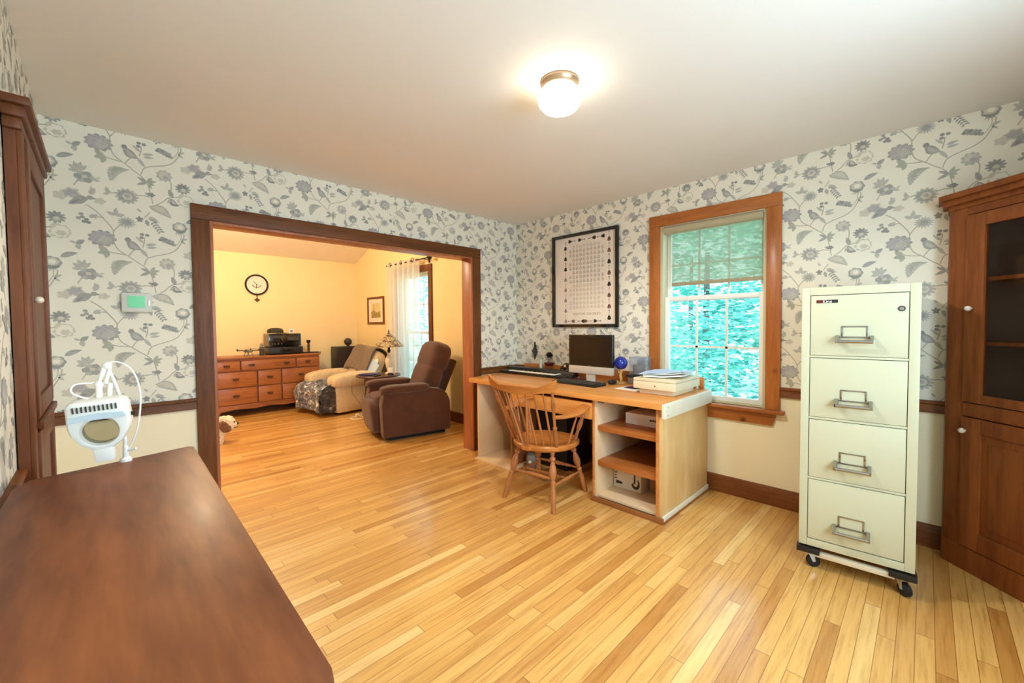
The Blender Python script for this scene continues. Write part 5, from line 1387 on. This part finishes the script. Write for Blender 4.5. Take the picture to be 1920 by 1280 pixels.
# ------------------------------------------------------------------ curtain and rod, picture
t = thing('curtain_rod', 'black curtain rod with round finial above the sheer curtain', 'curtain rod', (-.10, 2.25, 2.262))
bm = BM(); tube(bm, [(0, -.60, 0), (0, .585, 0)], .009, n=12, sub=1); obj('rod', bm, M_iron, t)
for y in (-.63,):
    bm = BM(); s = -1 if y < 0 else 1; turned(bm, (0, y-.035*s, 0), (0, y+.06*s, 0), [(0, .010), (.1, .019), (.25, .013), (.5, .034), (.75, .030), (1, .006)], 18); obj('finial', bm, M_iron, t)
for y in (-.50, .57):
    bm = BM(); tube(bm, [(.0, y, -.004), (.05, y, -.012), (.098, y, -.012)], .007, n=8, sub=1); box(bm, .088, y-.016, -.05, .098, y+.016, .03, bev=.003); obj('bracket', bm, M_iron, t)
t = thing('sheer_curtain', 'long white sheer curtain hanging on rings at the far window', 'curtain', (-.10, 2.25, 2.262))
def cur(u, v):
    y = -.37+.975*u; amp = .030*(1-.25*v)
    x = amp*math.sin(u*2*PI*6.5)+.006*math.sin(u*37)*v
    return Vector((x, y+.012*math.sin(u*41)*v, .035-2.18*v))
bm = BM(); grid(bm, cur, 130, 24); o = obj('panel', bm, M_curtain, t)
bm = BM(); grid(bm, lambda u, v: cur(u, v*.048)+Vector((-.0035, 0, 0)), 130, 3); obj('header', bm, M_hemcurt, t)
for y in (.40, .07, -.25):
    bm = BM(); tube(bm, [(-.036+.004*math.sin(a), y+.030*math.cos(a), .032*math.sin(a)) for a in [2*PI*i/12 for i in range(12)]], .004, n=6, sub=1, closed=True); obj('ring', bm, M_iron, t)
t = thing('framed_print', 'small framed landscape print in a brown frame on yellow wall', 'picture', (0, 3.41, 1.572))
bm = BM()
for a in ((-.30, -.235, -.265, .235), (.265, -.235, .30, .235), (-.265, -.235, .265, -.20), (-.265, .20, .265, .235)): box(bm, -.022, a[0], a[1], -.001, a[2], a[3], bev=.004)
obj('frame', bm, M_trimy, t)
bm = BM(); box(bm, -.006, -.268, -.203, -.0015, .268, .203); mt = obj('mount', bm, M_poster, t)
bm = BM(); box(bm, -.0075, -.165, -.125, -.0055, .165, .125); pr = obj('print', bm, plain('print_sky', (214, 200, 150), .7, var=.08), mt)
bm = BM(); prism(bm, [(-.165, -.125), (.165, -.125), (.165, -.02), (.06, .0), (-.04, -.035), (-.165, -.01)], -.0085, -.0070, 'yz'); prism(bm, [(.065, -.02), (.088, -.02), (.086, .105), (.070, .105)], -.0085, -.0070, 'yz'); obj('print_scene', bm, M_sketch, pr)

# ------------------------------------------------------------------ small dog, mostly hidden by the casing
t = thing('dog', 'small cream dog with brown ears looking right behind the opening casing', 'dog', (-2.60, 2.27, 0))
bm = BM()
pad(bm, (-.10, 0, .165), (.19, .095, .088), .9, .9); pad(bm, (.09, 0, .165), (.10, .090, .105), .9, .9)
pad(bm, (.19, -.01, .215), (.085, .080, .078), .9, .9); pad(bm, (.250, -.015, .190), (.036, .048, .038), .85, .85); pad(bm, (.19, -.01, .262), (.07, .066, .038), .9, .9); pad(bm, (.14, 0, .18), (.08, .08, .09), 1, 1)
for (x, y) in ((.125, -.055), (.105, .055), (-.20, -.05), (-.22, .05)):
    tube(bm, [(x, y, .14), (x+(.0 if x > 0 else -.018), y, .08), (x+.004, y, .03), (x+.018, y, .018)], lambda f: .038-.006*f, n=10, sub=4)
tube(bm, [(-.26, 0, .2), (-.33, 0, .26), (-.34, 0, .33), (-.28, 0, .36)], lambda f: .03-.012*f, n=10)
o = obj('body', bm, M_fur, t)
md = o.modifiers.new('skin', 'REMESH'); md.mode = 'VOXEL'; md.voxel_size = .008; md.use_smooth_shade = True
tx = bpy.data.textures.new('fur_clumps', 'CLOUDS'); tx.noise_scale = .022
md = o.modifiers.new('smooth', 'SMOOTH'); md.iterations = 4
md = o.modifiers.new('clumps', 'DISPLACE'); md.texture = tx; md.strength = .045; md.mid_level = .4
for s in (-1, 1):
    bm = BM(); pad(bm, (.165, s*.082-.01, .198), (.042, .022, .062), .8, .9, fn=lambda p: Vector((p.x*(1.15-3*p.z)-.02*p.z/.06, p.y, p.z))); o = obj('ear', bm, M_furdk, t)
    md = o.modifiers.new('clumps', 'DISPLACE'); md.texture = tx; md.strength = .035; md.mid_level = .4
bm = BM(); ball(bm, (.297, -.018, .206), .016, 12, 8); obj('nose', bm, M_black, t)
for s in (-1, 1):
    bm = BM(); ball(bm, (.262, s*.040-.014, .232), .011, 12, 8); obj('eye', bm, M_gloss, t)
bm = BM(); tube(bm, [(.292, -.050, .178), (.28, -.062, .170), (.255, -.066, .172)], .005, n=6); obj('mouth', bm, M_furdk, t)
# unseen lamp assumed hanging in the far room, added to light it
t = thing('assumed_pendant', 'assumed unseen warm white globe pendant hanging from the far room ridge', 'assumed pendant light', (-2.3, RID, ZR))
bm = BM(); lathe(bm, [(0, -.01), (.06, -.02), (.06, -.04), (0, -.045)], n=24); cyl(bm, (0, 0, -.04), (0, 0, -.42), .006, n=10); lathe(bm, [(0, -.40), (.03, -.41), (.05, -.45), (0, -.45)], n=20); obj('cord', bm, M_iron, t)
bm = BM(); ball(bm, (0, 0, -.55), .12, 32, 20); obj('globe', bm, M_assumed_pend, t)
# ------------------------------------------------------------------ outside the windows
bm = BM(); box(bm, .2, -30, -.65, 60, 40, -.45); struct('ground', bm, M_ground)
rl = random.Random(11)
def tree(name, label, cat, x, y, z, rx, ry, rz_, n, mi, size=.075, trunk=True, group='trees and shrubs outside the windows'):
    t = thing(name, label, cat, (x, y, -.45), 0, group)
    bm = BM()
    for k in range(n):
        th = rl.uniform(0, 2*PI); ph = math.acos(rl.uniform(-1, 1)); r = rl.uniform(.55, 1.0)**.5
        p = Vector((rx*r*math.sin(ph)*math.cos(th), ry*r*math.sin(ph)*math.sin(th), z+.45+rz_*r*math.cos(ph)))
        if p.z < .02: p.z = rl.uniform(.03, .3)
        e = Matrix.Rotation(rl.uniform(0, 2*PI), 3, 'Z')@Matrix.Rotation(rl.uniform(-1.2, 1.2), 3, 'X')
        s = size*rl.uniform(.6, 1.3); m = rl.choice((mi, mi, (mi+1) % 3))
        q = [Vector((-s, 0, 0)), Vector((-.2*s, -.45*s, .1*s)), Vector((s, 0, .05*s)), Vector((-.2*s, .45*s, .1*s))]
        f = bm.faces.new([bm.verts.new(p+e@v) for v in q]); f.material_index = m
    obj('foliage', bm, M_leaf, t, smooth=False)
    if trunk:
        bm = BM(); tube(bm, [(0, 0, 0), (.05, .05, (z+.45)*.5), (0, 0, z+.45+rz_*.3)], lambda f: .12-.06*f, n=10); obj('trunk', bm, M_bark, t)
    return t
tree('tree', 'leafy green tree filling the upper panes of the right wall window', 'tree', 8.3, .9, 2.4, 2.0, 2.3, 2.7, 4200, 0, .12)
tree('shrub', 'bright leafy shrub filling the lower right panes of the right wall window', 'shrub', 4.5, -1.25, .75, 1.1, 1.05, 1.25, 2600, 1, .075, False)
tree('shrub', 'bright leafy shrub filling the lower left panes of the right wall window', 'shrub', 4.7, 1.0, .75, 1.0, 1.1, 1.3, 2600, 2, .075, False)
tree('tree', 'tall pale green tree at the right side of the right wall window', 'tree', 8.0, -3.8, 2.6, 2.0, 2.2, 2.6, 2400, 2, .11)
tree('tree', 'green tree beyond the sheer curtain of the far window', 'tree', 2.6, 5.4, 1.6, 1.3, 1.8, 2.1, 2800, 2, .09)
tree('tree', 'tall tree in the distance behind the shrubs outside', 'tree', 13.5, 3.4, 3.0, 2.4, 3.0, 3.2, 2600, 0, .15)

# ------------------------------------------------------------------ light
w = bpy.data.worlds.new('sky'); S.world = w; w.use_nodes = True
nt = w.node_tree; bg = nt.nodes['Background']
bg.inputs[0].default_value = (0.52, 0.80, 1.0, 1); bg.inputs[1].default_value = .85
def light(name, kind, energy, color, loc, rot=None, **kw):
    l = bpy.data.lights.new(name, kind); l.energy = energy; l.color = color
    for k, v in kw.items(): setattr(l, k, v)
    o = bpy.data.objects.new(name, l); COL.objects.link(o); o.location = loc
    if rot: o.rotation_euler = rot
    return o
light('sun', 'SUN', 1.1, (1, .97, .90), (0, 0, 10), (RAD(38), 0, RAD(-65)), angle=RAD(1.0))
light('ceiling_bulb', 'SPOT', 37, (1, .95, .86), (-1.834, -2.101, 2.29), (0, 0, 0), spot_size=RAD(168), spot_blend=.35, shadow_soft_size=.07)
# fill lamp outside the added window behind the camera, tinted like daylight
light('fill_front_window', 'AREA', 31, (.62, .85, 1.0), ((B0+B1)/2, YF-.14, (BZ0+BZ1)/2), (RAD(90), 0, 0), shape='RECTANGLE', size=B1-B0, size_y=BZ1-BZ0)

# ------------------------------------------------------------------ camera
cam = bpy.data.cameras.new('camera'); co = bpy.data.objects.new('camera', cam); COL.objects.link(co)
Rv = Vector((0.70734074, -0.70682426, -0.0082788)); Uv = Vector((0.02905057, 0.01736584, 0.99942708)); Fv = Vector((0.70627554, 0.707176, -0.03281722))
m = Matrix.Identity(4)
for i in range(3): m[i][0] = Rv[i]; m[i][1] = Uv[i]; m[i][2] = -Fv[i]
m.translation = Vector((-3.37734, -3.32872, 1.3125)); co.matrix_world = m
cam.sensor_fit = 'HORIZONTAL'; cam.sensor_width = 36; cam.lens = 36*773.88/1920
cam.shift_x = -(962.888-960)/1920; cam.shift_y = -(640-633.423)/1920
cam.clip_start = .02; cam.clip_end = 200
S.camera = co
S.view_settings.view_transform = 'Standard'; S.view_settings.look = 'None'
S.view_settings.gamma = 1.0; S.view_settings.exposure = 1.6
S.view_settings.use_curve_mapping = False
S.cycles.max_bounces = 10; S.cycles.diffuse_bounces = 6; S.cycles.transparent_max_bounces = 16
S.cycles.caustics_reflective = False; S.cycles.caustics_refractive = False
S.cycles.sample_clamp_indirect = 6.0
